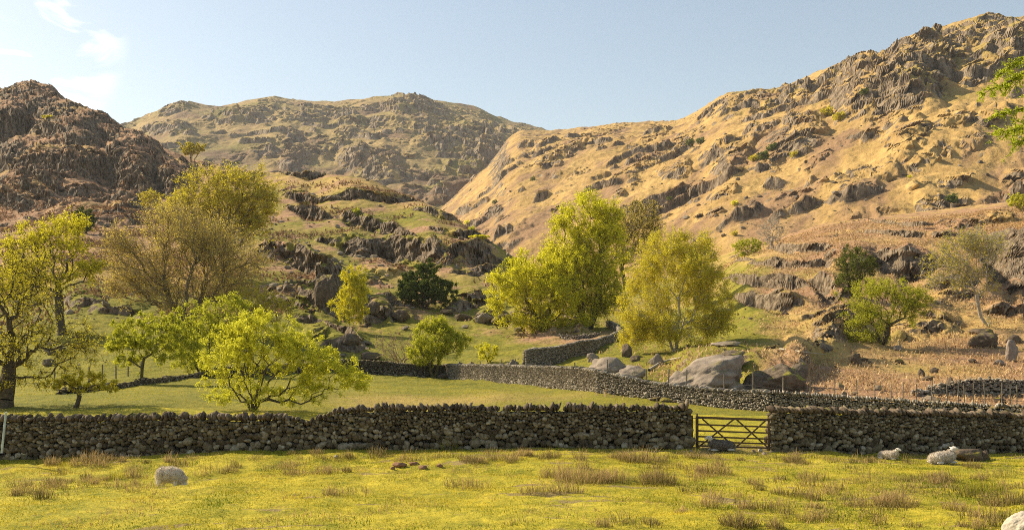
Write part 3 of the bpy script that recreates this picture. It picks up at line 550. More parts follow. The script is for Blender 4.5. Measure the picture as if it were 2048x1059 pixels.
def tree(name, label, px, py, top, crown, n=420, leafn=9000, leaf=.12, trunk_r=.22, fork=.25, stems=1, mats=None, beta=.5, clump=44, twig=5, twr=.012, spread=.34, group=None, droop=0, base_d=None, seg=.55, cat='tree', dmin=44, lean=0, tl=.8, white=None, rexp=.70):
    d, z0 = S1.hit(px, py, dmin) if base_d is None else (base_d, float(S1.z(np.array([px]), np.array([base_d]))[0]))
    k = d / F; bz = z0 - .15; bx = (px - 1024) * k; H_ = (HZ - top) * k + CZ - z0
    root = empty(name, (bx, d, bz), label, cat, group)
    # points to reach, in clumps inside the crown
    pts = []; vol = np.array([c[2] * c[3] for c in crown], float); vol /= vol.sum()
    for ci, (cx, cy, rx, ry) in enumerate(crown):
        m = max(3, int(round(clump * vol[ci]))); q = RNG.normal(0, 1, (m, 3)); q /= np.linalg.norm(q, axis=1, keepdims=True); q *= RNG.uniform(.25, 1, (m, 1)) ** .5
        q *= np.array([rx, min(rx, ry) * .9, ry]) * k * .93; ctr = np.array([(cx - px) * k, 0, (HZ - cy) * k + CZ - bz]); mm = int(n * vol[ci]); w = RNG.integers(0, m, mm)
        pp = RNG.normal(0, 1, (mm, 3)) * np.array([rx, rx * .85, ry]) * k * spread * .62; pts.append(ctr + q[w] + pp * (.55 + .6 * RNG.random((mm, 1))))
    pts = np.concatenate(pts)
    if len(pts):
        un = RNG.random(len(pts)) < .4; q = RNG.normal(0, 1, (len(pts), 3)); q /= np.linalg.norm(q, axis=1, keepdims=True); q *= RNG.random((len(pts), 1)) ** .33
        ce = RNG.choice(len(crown), len(pts), p=vol); ca = np.array(crown, float)[ce]
        up_ = np.stack([(ca[:, 0] - px) * k + q[:, 0] * ca[:, 2] * k, q[:, 1] * np.minimum(ca[:, 2], ca[:, 3]) * k, (HZ - ca[:, 1]) * k + CZ - bz + q[:, 2] * ca[:, 3] * k], 1); pts[un] = up_[un]
    pts[:, 2] = np.maximum(pts[:, 2], .25 + .1 * RNG.random(len(pts)))
    Ht = H_ * fork; nodes = [np.array([0, 0, 0.])]; par = [-1]; pl = [0.]
    mean = pts.mean(0)
    for sidx in range(stems):
        ang = 2 * math.pi * sidx / stems + random.random(); rad = 0 if stems == 1 else trunk_r * 1.2; prev = 0; steps = max(2, int(Ht / .45)); p = np.array([math.cos(ang) * rad, math.sin(ang) * rad, 0.])
        dirn = np.array([math.cos(ang) * (.0 if stems == 1 else .38) + lean, math.sin(ang) * (.0 if stems == 1 else .38), 1.]); wv = np.array([0., 0, 0])
        for q in range(steps):
            wv = wv * .6 + RNG.normal(0, .10, 3) * [1, 1, .2]; p = p + (dirn + wv + (mean / (np.linalg.norm(mean) + 1e-6)) * .12) * Ht / steps
            nodes.append(p.copy()); par.append(prev); pl.append(pl[prev] + Ht / steps); prev = len(nodes) - 1
    NN = np.zeros((len(nodes) + len(pts) * 14, 3)); PL = np.zeros(len(NN)); m = len(nodes); NN[:m] = nodes; PL[:m] = pl
    order = np.argsort(np.linalg.norm(pts - NN[m - 1], axis=1)); tips = []
    segl = max(seg, H_ / 26)
    for oi in order:
        p = pts[oi]; dd = np.linalg.norm(NN[:m] - p, axis=1); c = dd + beta * PL[:m] + np.where(NN[:m, 2] < Ht * .55, 3 * H_, 0) * (stems == 1) + np.where(NN[:m, 2] > p[2] + .15 * H_, dd * .5, 0)
        j = int(np.argmin(c)); L_ = dd[j]; st_ = min(12, max(1, int(L_ / segl))); a = NN[j].copy(); prev = j; bow = RNG.normal(0, .09 * L_, 3) + np.array([0, 0, .10 * L_])
        for q in range(1, st_ + 1):
            t = q / st_; v = a + (p - a) * t + bow * math.sin(math.pi * t) + (RNG.normal(0, .05 * segl, 3) if q < st_ else 0)
            if m >= len(NN): break
            NN[m] = v; PL[m] = PL[prev] + L_ / st_; par.append(prev); prev = m; m += 1
        tips.append(prev)
    par = np.array(par); cnt = np.zeros(m); cnt[tips] = 1
    for i in range(m - 1, 0, -1): cnt[par[i]] += cnt[i]
    rad = trunk_r * (np.maximum(cnt, 1) / max(1, cnt[1] if stems == 1 else cnt[0] / stems)) ** rexp; rad = np.maximum(rad, twr * 1.25)
    rad[0] = trunk_r * 1.25
    i = np.arange(1, m); r1 = rad[i]; r0 = np.minimum(rad[par[i]], r1 * 1.35); r0[par[i] == 0] = rad[1] * 1.4
    V, Fq = tubes(NN[par[i]], NN[i], r0, r1, 6)
    TP = NN[tips]; TV, TF = [], []
    # twigs
    o_ = RNG.integers(0, m, len(tips) * twig); o_ = np.where(cnt[o_] > 10, np.array(tips)[RNG.integers(0, len(tips), len(o_))], o_)
    ctr = mean; dirs = (NN[o_] - ctr); dirs /= np.linalg.norm(dirs, axis=1, keepdims=True) + 1e-9
    dirs = dirs * .55 + RNG.normal(0, .6, dirs.shape) + np.array([0, 0, .25 - droop]); dirs /= np.linalg.norm(dirs, axis=1, keepdims=True)
    tlg = tl * RNG.uniform(.4, 1.2, (len(o_), 1)) * max(.35, min(1.3, H_ / 11)); E = NN[o_] + dirs * tlg
    V2, F2 = tubes(NN[o_], E, np.full(len(o_), twr), np.full(len(o_), twr * .45), 3); nf_ = len(Fq); V = np.r_[V, V2]; Fq = np.r_[Fq, F2 + len(V) - len(V2)]
    to_ = mesh_from('trunk', V, Fq, mats[2] if len(mats) > 2 else mats[0], True, None, root)
    if len(mats) > 2: to_.data.materials.append(mats[0]); mi_ = np.zeros(len(Fq), np.int32); mi_[nf_:] = 1; to_.data.polygons.foreach_set('material_index', mi_)
    leafn = int(leafn * LM)
    if leafn:
        w = RNG.integers(0, len(o_), leafn); t = RNG.uniform(.25, 1.15, (leafn, 1)); cc = NN[o_[w]] + dirs[w] * tlg[w] * t + RNG.normal(0, .12 * tl, (leafn, 3)) - np.array([0, 0, 1.]) * droop * RNG.random((leafn, 1)) * tl
        tone = np.clip(RNG.normal(.5, .22, leafn) + .25 * (RNG.random(len(o_))[w] - .5), 0, 1)
        LV, LF = leaves(cc, leaf); mesh_from('crown', LV, LF, mats[1], False, {'rnd': np.repeat(tone, 4)}, root)
    return root
bk_dark = bark_mat('dark_bark', (.05, .038, .024), (.14, .11, .07)); bk_mid = bark_mat('twig_bark', (.30, .22, .12), (.52, .40, .23)); bk_limb = bark_mat('limb_bark', (.10, .075, .045), (.24, .185, .115)); bk_pale = bark_mat('pale_bark', (.26, .22, .16), (.50, .45, .36))
bk_birch = bark_mat('birch_bark', (.12, .095, .065), (.60, .54, .44)); bk_moss = bark_mat('mossy_bark', (.07, .06, .02), (.17, .14, .05))
lf_lime = leaf_mat('lime_leaf', (.50, .48, .014), (.86, .80, .06), .58); lf_bright = leaf_mat('bright_leaf', (.44, .46, .02), (.84, .78, .09), .5); lf_gold = leaf_mat('gold_leaf', (.46, .405, .025), (.80, .69, .07), .5)
lf_olive = leaf_mat('olive_leaf', (.42, .37, .02), (.74, .64, .06), .5); lf_dark = leaf_mat('holly_leaf', (.055, .080, .014), (.20, .24, .05), .25); lf_green = leaf_mat('green_leaf', (.33, .35, .02), (.64, .62, .06), .5); lf_yel = leaf_mat('yellow_leaf', (.50, .46, .012), (.85, .76, .05), .5)
lf_buds = leaf_mat('budding_leaf', (.46, .36, .05), (.74, .60, .13), .5); lf_larch = leaf_mat('larch_leaf', (.36, .42, .02), (.62, .66, .07), .5)
tree('oak_tree', 'thick trunked dark oak with sparse olive leaves at the left edge', 8, 815, 500, [(40, 560, 95, 75), (90, 670, 125, 60), (-20, 640, 120, 110), (130, 720, 80, 36), (20, 750, 110, 36)], 900, 9500, .075, .40, .3, rexp=.66, mats=(bk_dark, lf_olive), twig=7, twr=.008, tl=.55, beta=.2)
tree('oak_tree', 'tall oak with dark trunk and yellow crown above the left field', 125, 632, 418, [(125, 470, 58, 45), (60, 500, 50, 36), (95, 540, 80, 36), (170, 540, 40, 30), (30, 560, 60, 40)], 420, 15000, .14, .46, .35, rexp=.6, mats=(bk_dark, lf_yel), twig=6, twr=.016, tl=.8, base_d=118)
tree('sycamore_tree', 'very broad many stemmed grey brown tree just coming into bud', 375, 618, 400, [(380, 470, 110, 62), (290, 510, 80, 62), (460, 520, 78, 66), (240, 550, 40, 40), (370, 560, 130, 40), (300, 590, 80, 26), (450, 590, 70, 28)], 1100, 19000, .13, .18, .14, stems=10, mats=(bk_mid, lf_buds, bk_limb), twig=7, twr=.018, tl=1.2, beta=.8, rexp=.58, base_d=122)
tree('sycamore_tree', 'rounded golden brown tree rising behind the broad budding tree', 440, 520, 328, [(440, 400, 100, 64), (380, 420, 60, 40), (500, 410, 50, 50), (430, 460, 90, 40)], 640, 26000, .20, .35, .25, stems=4, mats=(bk_mid, lf_olive, bk_limb), twig=9, twr=.024, tl=1.2, rexp=.6, base_d=170)
tree('ash_tree', 'small fresh green tree beside the left fence posts', 285, 768, 620, [(300, 665, 68, 42), (260, 700, 50, 34), (355, 690, 50, 40), (240, 680, 30, 26)], 300, 13000, .10, .12, .22, mats=(bk_moss, lf_green), twig=6, twr=.009, tl=.55)
tree('thorn_bush', 'shadowy olive thicket between the small green tree and the bright hazel', 405, 752, 600, [(400, 660, 76, 56), (370, 710, 60, 36), (440, 690, 60, 56), (450, 630, 50, 40)], 440, 12000, .12, .10, .1, stems=4, mats=(bk_moss, lf_green), twig=6, twr=.012, tl=.7, cat='thicket')
tree('hazel_tree', 'bright lime hazel leaning right over the front wall', 505, 822, 600, [(525, 690, 95, 62), (455, 715, 62, 62), (600, 715, 80, 52), (660, 745, 74, 42), (500, 650, 50, 30), (720, 762, 28, 16), (480, 780, 74, 32), (600, 785, 70, 24)], 760, 28000, .075, .05, .10, stems=9, mats=(bk_dark, lf_bright), twig=6, twr=.006, tl=.5, clump=110, beta=.45)
tree('thorn_tree', 'small twisted thorn with crooked trunk at the left end of the tumbled wall', 150, 815, 738, [(170, 762, 50, 20), (120, 765, 40, 16), (205, 770, 36, 16)], 110, 3500, .07, .12, .35, mats=(bk_dark, lf_olive), twig=5, twr=.007, tl=.4, lean=.4, beta=.1)
tree('birch_tree', 'slender pale barked birch with yellow green leaves on the rocky bank', 697, 662, 525, [(703, 560, 24, 30), (705, 595, 32, 26), (695, 620, 34, 24), (715, 580, 20, 40)], 260, 12000, .13, .13, .32, mats=(bk_birch, lf_yel), twig=6, twr=.012, droop=.3, tl=.7, base_d=135)
tree('holly_tree', 'dense dark green holly standing alone on the grassy bank', 850, 618, 524, [(850, 570, 42, 40), (880, 585, 34, 28), (825, 575, 26, 34)], 360, 24000, .18, .2, .1, stems=3, mats=(bk_dark, lf_dark), twig=5, twr=.014, clump=18, base_d=160)
tree('thorn_tree', 'bare thorn tree without leaves in front of the shaded wall', 803, 752, 648, [(800, 690, 46, 34), (770, 690, 30, 30), (835, 700, 24, 28)], 220, 0, .1, .12, .25, stems=3, mats=(bk_mid, None), twig=8, twr=.012, tl=.7, base_d=104)
tree('hawthorn_tree', 'bushy mid green hawthorn right of the bare thorn tree', 868, 748, 632, [(865, 680, 46, 38), (905, 690, 34, 26), (850, 710, 36, 26), (880, 655, 30, 22)], 300, 13000, .12, .14, .2, stems=2, mats=(bk_moss, lf_green), twig=5, twr=.012, base_d=102)
tree('sapling', 'small thin green sapling behind the field wall', 978, 726, 676, [(976, 702, 20, 20)], 70, 1700, .10, .04, .1, stems=3, mats=(bk_moss, lf_lime), twig=4, twr=.007, tl=.5)
tree('ash_tree', 'tallest tree, lime green with many upright stems in the middle of the valley', 1175, 648, 386, [(1175, 442, 60, 48), (1198, 500, 62, 60), (1128, 500, 48, 56), (1222, 450, 28, 42), (1145, 560, 100, 60), (1200, 590, 60, 44)], 900, 44000, .16, .3, .22, stems=5, mats=(bk_dark, lf_lime), twig=6, twr=.018, tl=1.0, base_d=138)
tree('hawthorn_tree', 'wide low lime green tree spreading left of the tallest tree', 1085, 660, 500, [(1060, 580, 70, 50), (1022, 600, 48, 42), (1120, 600, 66, 56), (1002, 562, 28, 24), (1070, 535, 56, 36), (1100, 640, 90, 24)], 560, 31000, .15, .2, .12, stems=5, mats=(bk_moss, lf_lime), twig=6, twr=.015, tl=.9, base_d=134)
tree('oak_tree', 'dark branched oak with small brown leaves behind the tallest tree', 1247, 575, 402, [(1275, 450, 44, 44), (1250, 480, 50, 46), (1295, 480, 28, 44)], 300, 5500, .15, .30, .3, mats=(bk_dark, lf_buds), twig=9, twr=.020, tl=1.0, base_d=152)
tree('birch_tree', 'large round golden birch with pale twin trunk beside the grey boulder', 1348, 707, 452, [(1350, 540, 88, 70), (1290, 600, 54, 62), (1410, 600, 50, 60), (1380, 500, 60, 44), (1320, 500, 40, 40), (1350, 650, 100, 42), (1262, 645, 34, 44), (1430, 650, 36, 30)], 760, 62000, .10, .13, .25, stems=3, mats=(bk_birch, lf_gold), twig=7, twr=.011, droop=.45, tl=.8, base_d=97)
tree('dead_tree', 'leafless pale dead tree on the skyline ledge of the shelf', 1543, 515, 428, [(1543, 462, 28, 34)], 130, 0, .1, .22, .35, mats=(bk_pale, None), twig=6, twr=.03, tl=1.2, base_d=205)
tree('thorn_tree', 'faint greyish green thorn below the pale dead tree', 1502, 525, 468, [(1495, 497, 32, 22)], 150, 2800, .18, .15, .15, stems=3, mats=(bk_mid, lf_green), twig=6, twr=.022, base_d=190)
lf_ivy = leaf_mat('ivy_leaf', (.07, .09, .015), (.24, .26, .05), .3)
tree('holly_tree', 'dark green holly clinging to the rock face on the right', 1712, 590, 490, [(1712, 530, 38, 34), (1700, 560, 26, 26)], 260, 6500, .13, .18, .15, stems=2, mats=(bk_dark, lf_ivy), twig=5, twr=.014, base_d=128)
tree('hawthorn_tree', 'spreading olive green hawthorn on the bracken slope at right', 1768, 688, 542, [(1765, 600, 72, 46), (1738, 645, 50, 38), (1815, 610, 50, 34), (1722, 668, 38, 28)], 480, 14000, .10, .10, .12, stems=7, mats=(bk_dark, lf_green), twig=7, twr=.012, base_d=100)
tree('thorn_tree', 'sparse pale trunked thorn tree beside the crag at the right edge', 1980, 592, 448, [(1930, 505, 64, 42), (1895, 540, 50, 40), (1970, 490, 44, 38), (1940, 560, 50, 26)], 460, 4200, .12, .085, .10, stems=3, mats=(bk_pale, lf_olive), twig=10, twr=.015, base_d=112, lean=-.35)
tree('hawthorn_tree', 'small green bush on the skyline at the right edge', 2045, 420, 388, [(2042, 402, 22, 16)], 110, 3500, .2, .12, .15, stems=3, mats=(bk_mid, lf_bright), twig=4, twr=.02, base_d=215)
tree('hawthorn_tree', 'round yellow tree on the ridge of the left crag', 385, 318, 283, [(385, 298, 24, 13)], 140, 5200, .32, .3, .2, stems=3, mats=(bk_mid, lf_gold), twig=4, twr=.05, base_d=405)
tree('holly_tree', 'small dark evergreen behind the tall yellow oak', 172, 470, 415, [(168, 440, 22, 24)], 130, 4500, .25, .2, .2, mats=(bk_dark, lf_dark), twig=4, twr=.03, base_d=235)
tree('thorn_tree', 'small yellowish thorn on the bracken under the left crag', 300, 425, 375, [(300, 398, 24, 18)], 120, 2200, .24, .2, .2, mats=(bk_mid, lf_olive), twig=4, twr=.03, base_d=285)
tree('hawthorn_tree', 'tiny bright green bush growing on the left crag face', 100, 285, 252, [(100, 268, 15, 12)], 70, 1400, .30, .12, .2, stems=2, mats=(bk_mid, lf_lime), twig=3, twr=.03, base_d=385)
tree('gorse_bush', 'low yellow green scrub at the tip of the knoll', 955, 500, 478, [(958, 491, 20, 9)], 70, 1500, .22, .08, .1, stems=4, mats=(bk_mid, lf_lime), twig=3, twr=.02, base_d=214, cat='bush')
tree('gorse_bush', 'green scrub under the end of the knoll beside the low wall', 1040, 545, 508, [(1030, 528, 30, 14)], 90, 2800, .22, .08, .1, stems=4, mats=(bk_mid, lf_green), twig=3, twr=.02, base_d=205, cat='bush')
tree('thorn_tree', 'brownish thorn thicket hanging behind the bright hazel', 560, 660, 570, [(540, 620, 50, 34), (500, 600, 50, 30)], 240, 4200, .12, .12, .15, stems=4, mats=(bk_mid, lf_olive), twig=7, twr=.014, base_d=118)
# bushes dotted over the fell
def fell_bush(px, py, r, mats, label, dmin=300):
    d, z = S2.hit(px, py, dmin); k = d / F; root = empty('fell_bush', ((px - 1024) * k, d, z - .3), label, 'bush', 'bushes dotted over the fell')
    n = int(260 * max(1, r / 6)); q = RNG.normal(0, 1, (n, 3)); q /= np.linalg.norm(q, axis=1, keepdims=True); q *= (RNG.random((n, 1)) ** .4) * (1 + .25 * np.sin(q[:, :1] * 5)) ; q = q * r * k * [1, 1, .8] + [0, 0, r * k * .7]
    V, Fc = leaves(q, r * k * .32); mesh_from('crown', V, Fc, mats[1], False, {'rnd': np.repeat(RNG.random(n), 4)}, root)
    e = q[RNG.integers(0, n, 14)]; V, Fc = tubes(np.zeros((14, 3)), e, np.full(14, r * k * .07), np.full(14, r * k * .03), 4); mesh_from('trunk', V, Fc, mats[0], True, None, root)
for a in [(1382, 292, 9, 0, 'dark round bush high on the fell, left of a pair'), (1402, 288, 9, 0, 'dark round bush high on the fell, right of a pair'), (1508, 322, 9, 1, 'olive bush left of the dark evergreens on the fell crag'), (1528, 320, 12, 0, 'largest dark evergreen bush against the fell crag'), (1545, 303, 11, 0, 'dark evergreen bush at the top of the fell crag'),
          (1066, 361, 6, 0, 'lone small dark bush on the smooth left flank of the fell'), (1340, 400, 6, 0, 'small dark bush below the middle fell outcrops'), (1470, 412, 7, 2, 'small bright green bush right of the middle fell rocks'), (1655, 232, 13, 1, 'yellow green bush at the foot of the great crag'), (1680, 240, 12, 1, 'yellow green bush tucked under the great crag wall'),
          (1730, 190, 9, 0, 'dark ivy like bush on the great crag wall'), (1905, 405, 12, 0, 'dark bush beside the square rock on the lower fell'), (1820, 355, 5, 2, 'tiny bright green bush on the upper right fell slope'), (935, 450, 6, 2, 'little green bush near the stream below the knoll ridge'), (990, 408, 6, 0, 'small bush beside the stream on the lower fell'), (1470, 470, 7, 1, 'grey green bush on the slope above the golden birch'), (1590, 318, 9, 1, 'olive scrub on the lower side of the fell crag')]:
    fell_bush(a[0], a[1], a[2], ((bk_mid, lf_dark), (bk_mid, lf_olive), (bk_mid, lf_lime))[a[3]], a[4])
def knoll_bush(px, py, d, r, lab):
    global S2
    t = S2; S2 = S1; fell_bush(px, py, r, (bk_mid, lf_green), lab, d); S2 = t
knoll_bush(714, 425, 200, 8, 'green bush among the rocks in the middle of the knoll')
knoll_bush(945, 447, 200, 7, 'tiny green bush on the right shoulder of the knoll')
print('trees done')
# ------------------------------------------------------------------ boulders
m_grey = stone_mat('boulder_rock', [(0, (.13, .105, .08)), (.5, (.26, .21, .165)), (1, (.42, .36, .29))], 2.2, .10, .2, (.20, .17, .03))
m_brown = stone_mat('brown_rock', [(0, (.05, .036, .025)), (.5, (.13, .097, .066)), (1, (.26, .20, .14))], 3, .08, .45, (.24, .20, .03))
m_pale = stone_mat('pale_rock', [(0, (.30, .26, .2)), (.5, (.46, .40, .32)), (1, (.62, .56, .46))], 3, .05, .05)
m_red = stone_mat('earth_rock', [(0, (.14, .075, .045)), (.5, (.24, .13, .08)), (1, (.34, .2, .13))], 6, .03, .1)
m_moss = stone_mat('mossy_rock', [(0, (.06, .045, .03)), (.5, (.15, .115, .08)), (1, (.30, .24, .17))], 2.4, .10, 1.2, (.26, .23, .035))
def boulder(px, py, w, h, mat, label, dmin=14, sub=4, deep=.8, rz=None, smooth=.05, group=None, tilt=0, sheet=None, flat=None):
    d, z = (sheet or S1).hit(px, py, dmin); k = d / F; V, Fc = ICO[sub]; n = RNG.normal(0, 1, (15, 3)); n /= np.linalg.norm(n, axis=1, keepdims=True); dist = RNG.uniform(.70, 1.0, 15) if sub < 5 else RNG.uniform(.84, 1.0, 15)
    dt = V @ n.T; r = np.min(np.where(dt > .05, dist / np.maximum(dt, .05), 9), 1); r = np.minimum(r, 1.25); r = r * (1 - smooth) + smooth
    q = V * r[:, None]; a = V[:, 0] * 2.1 + px; b = V[:, 2] * 2.1 + V[:, 1] * 1.7; q = q * (1 + .16 * fbm(a, b, 5, .62) * 2 + .05 * fbm(a * 3, b * 3, 4, .6, True))[:, None]
    q = q * [w / 2 * k, w / 2 * k * deep, h * .68 * k]; ct, st_ = math.cos(tilt), math.sin(tilt); q = np.stack([q[:, 0] * ct + q[:, 2] * st_, q[:, 1], -q[:, 0] * st_ + q[:, 2] * ct], 1)
    q[:, 2] += h * k * .32
    o = mesh_from('boulder', q, Fc, mat, True, {'rnd': np.clip(.5 + .4 * fbm(a * 1.7, b * 1.7, 3) * 2, 0, 1)}); o.location = ((px - 1024) * k, d, z)
    return tag(o, label, 'boulder', group)
boulder(1405, 782, 170, 54, m_grey, 'huge smooth grey whaleback boulder right of the golden birch', 60, 5, .8, tilt=-.30)
boulder(1368, 778, 62, 32, m_grey, 'grey foot of rock at the left end of the huge whaleback boulder', 60, tilt=-.3)
boulder(1455, 786, 80, 26, m_grey, 'grey slab leaning on the right foot of the huge whaleback boulder', 60, tilt=.15)
boulder(1418, 770, 30, 20, m_brown, 'cracked brown block wedged between the whaleback and its slab', 58)
boulder(1518, 782, 70, 44, m_moss, 'rounded brown boulder at the left of the turf topped rocks', 60, 4, .8)
boulder(1560, 780, 96, 46, m_moss, 'broad brown boulder under the turf, right half of the turf topped rocks', 60, 5, .8, tilt=.1)
boulder(1594, 762, 40, 36, m_moss, 'steep brown end of the turf topped rocks casting shade on bracken', 60)
boulder(1455, 692, 54, 10, m_grey, 'flat grey ledge rock on the turf above the whaleback', 60)
boulder(1462, 726, 50, 26, m_moss, 'dark broken rock on the shoulder of the whaleback', 60)
boulder(1478, 712, 24, 10, m_grey, 'small grey rock in the turf above the brown boulders', 60)
boulder(1215, 752, 96, 36, m_grey, 'low wide grey slab behind the field wall', 68, 4, .9)
boulder(1262, 760, 60, 28, m_grey, 'low grey slab at the right end of the wide slab', 68)
boulder(1186, 722, 24, 16, m_grey, 'small rounded grey rock left of the wide slab', 68)
boulder(1253, 712, 22, 24, m_brown, 'blocky brown boulder below the winding wall', 68)
boulder(1272, 722, 20, 12, m_brown, 'small dark rock right of the blocky brown boulder', 68)
boulder(1315, 728, 28, 20, m_grey, 'grey rock at the foot of the golden birch bank', 68)
boulder(1972, 693, 56, 30, m_brown, 'big oval dark boulder lying in dead bracken at right', 60)
boulder(1968, 668, 46, 12, m_brown, 'flat slab just above the big oval boulder', 60)
boulder(2022, 723, 23, 36, m_grey, 'upright standing boulder in the bracken near the right edge', 60)
boulder(2028, 686, 32, 16, m_brown, 'low brown boulder between the oval one and the right edge', 60)
boulder(1997, 730, 18, 8, m_grey, 'small flat stone left of the upright standing boulder', 60)
boulder(1712, 727, 22, 20, m_brown, 'pointed dark stone under the spreading hawthorn', 60, tilt=.3)
boulder(1842, 752, 14, 14, m_brown, 'small dark pointed stone in the middle of the bracken slope', 60)
boulder(1868, 746, 18, 12, m_brown, 'small brown stone right of the pointed one on the bracken slope', 60)
boulder(1856, 760, 24, 10, m_brown, 'flat brown stone below the two small stones on bracken', 60)
boulder(1898, 786, 24, 28, m_brown, 'dark triangular boulder poking up behind the wire fence', 58)
boulder(1795, 700, 20, 10, m_grey, 'small grey stone in bracken right of the hawthorn roots', 60)
boulder(1938, 918, 62, 24, m_brown, 'low mossy brown rock beside the resting white ewe', 30)
boulder(1968, 918, 22, 16, m_brown, 'small knob of rock at the right end of the mossy rock', 30)
boulder(2046, 1066, 66, 40, m_pale, 'pale lichen covered boulder at the bottom right corner', 14, 5)
boulder(656, 607, 44, 58, m_brown, 'tall upright blocky crag left of the slender birch', 100, 5)
boulder(925, 640, 34, 14, m_brown, 'low dark rock right of the holly', 100)
boulder(968, 642, 34, 18, m_grey, 'grey rock at the left foot of the lime trees', 100)
boulder(1012, 650, 50, 20, m_brown, 'brown rounded rock under the low lime tree', 100)
boulder(895, 628, 26, 10, m_brown, 'small flat rock in the holly shade', 100)
boulder(803, 640, 34, 18, m_brown, 'rounded dark rock left of the holly foot', 100)
boulder(747, 628, 22, 22, m_brown, 'square dark rock right of the slender birch', 100)
boulder(700, 690, 44, 20, m_brown, 'brown rock shelf beneath the slender birch', 90)
boulder(740, 718, 40, 12, m_brown, 'low bracken covered rock behind the hazel tip', 90)
for a in [(800, 934, 26, 8, 'widest reddish stone of the broken row in the meadow'), (828, 930, 22, 8, 'reddish stone second from left in the meadow row'), (846, 937, 18, 6, 'small reddish stone low in the middle of the meadow row'), (880, 933, 12, 7, 'last reddish stone at the right of the meadow row'), (786, 938, 10, 7, 'tiny reddish stone at the left of the meadow row')]:
    boulder(a[0], a[1], a[2], a[3], m_red, a[4], 20, 3)
for a in [(1521, 903, 10, 6, m_pale, 'white pebble rock at the foot of the right wall end'), (1508, 904, 7, 5, m_grey, 'small grey stone in the mud under the gate'), (1530, 909, 9, 5, m_grey, 'small grey stone by the mossy foot of the wall end'), (1850, 893, 11, 10, m_pale, 'pale round stone against the wall left of the mossy rock'), (1382, 905, 8, 4, m_grey, 'little stone at the foot of the gate post'), (672, 915, 9, 5, m_pale, 'small pale stone in the grass near the wall dip')]:
    boulder(a[0], a[1], a[2], a[3], a[4], a[5], 20, 3)
m_scree = stone_mat('scree_rock', [(0, (.10, .08, .06)), (.5, (.20, .165, .125)), (1, (.34, .29, .22))], 1.2, .05, .1)
def scatter(name, sheet, n, x0, x1, d0, d1, smin, smax, mat, dens, label):
    px = RNG.uniform(x0, x1, n); d = np.exp(RNG.uniform(math.log(d0), math.log(d1), n)); keep = dens(px, d) > RNG.random(n); px, d = px[keep], d[keep]; z = sheet.z(px, d)
    s = smin * (smax / smin) ** (RNG.random(len(d)) ** 2.2); C_ = np.stack([(px - 1024) * d / F, d, z + s * .15], 1); S_ = s[:, None] * RNG.uniform([.6, .6, .35], [1.3, 1.2, .9], (len(s), 3)) * .5
    V, Fc, r = stones_mesh(C_, S_, RNG.uniform(0, 6, len(s)), RNG.normal(0, .3, len(s)), 1, 2.6, .16); return tag(mesh_from(name, V, Fc, mat, False, {'rnd': r}), label, 'rocks', kind='stuff')
nzf = lambda px, d, s, o=0: fbm((px - 1024) * d / F / s + o, d / s, 3) * 2
scatter('scree', S2, 9000, 900, 2300, 300, 1300, .4, 2.6, m_scree, lambda p, d: np.clip(.15 + 1.2 * nzf(p, d, 60), 0, 1), 'loose dark rocks strewn over the fell')
scatter('loose_rocks', S1, 7000, 0, 1060, 100, 400, .2, 1.5, m_scree, lambda p, d: np.clip(.12 + 1.3 * nzf(p, d, 22), 0, 1), 'loose rocks on the knoll and under the left crag')
scatter('field_stones', S1, 1500, 1180, 2300, 62, 220, .15, .9, m_brown, lambda p, d: np.clip(.1 + 1.2 * nzf(p, d, 14), 0, 1), 'loose stones on the bracken slope')

# ------------------------------------------------------------------ grass, rushes, bracken
def blades(C_, h, w, lean, bend=.3, k=1):
    """curved blades, two quads each"""
    n = len(C_); a = RNG.uniform(0, 6.283, n); dx, dy = np.cos(a), np.sin(a); s = np.stack([-dy, dx, 0 * dx], 1) * (w * .5)[:, None]; o = np.stack([dx, dy, 0 * dx], 1) * (lean * h)[:, None]; u = np.array([[0, 0, 1.]])
    m = C_ + o * .35 + u * (h * .6)[:, None]; t = C_ + o + u * (h * (1 - bend * np.minimum(lean, 1)))[:, None]
    V = np.stack([C_ - s, C_ + s, m + s * .75, m - s * .75, t], 1).reshape(-1, 3); b = (np.arange(n) * 5)[:, None]
    return V, np.concatenate([b + [[0, 1, 2]], b + [[0, 2, 3]], b + [[3, 2, 4]]], 0)
gr_mat = leaf_mat('grass_blade', (.15, .19, .015), (.62, .50, .06), .4); st_mat = leaf_mat('straw_blade', (.34, .22, .08), (.64, .46, .2), .25); rs_mat = leaf_mat('rush_blade', (.08, .08, .015), (.70, .48, .22), .35); bk_mat = leaf_mat('bracken_frond', (.33, .21, .10), (.72, .52, .28), .35)
bk2_mat = leaf_mat('heather_frond', (.16, .095, .055), (.48, .31, .18), .2)
def ground_pts(n, x0, x1, d0, d1, dens=None, sheet=None):
    px = RNG.uniform(x0, x1, n); d = np.sqrt(RNG.uniform(d0 * d0, d1 * d1, n))
    if dens is not None: kp = dens(px, d) > RNG.random(n); px, d = px[kp], d[kp]
    return np.stack([(px - 1024) * d / F, d, (sheet or S1).z(px, d) - .01], 1), px, d
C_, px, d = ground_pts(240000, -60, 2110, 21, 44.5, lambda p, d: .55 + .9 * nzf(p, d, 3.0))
n = len(C_); V, Fc = blades(C_, RNG.uniform(.03, .10, n) * (1 + .6 * np.clip(nzf(px, d, 1.2), -.6, 1)), RNG.uniform(.008, .019, n), RNG.uniform(.2, 1.1, n))
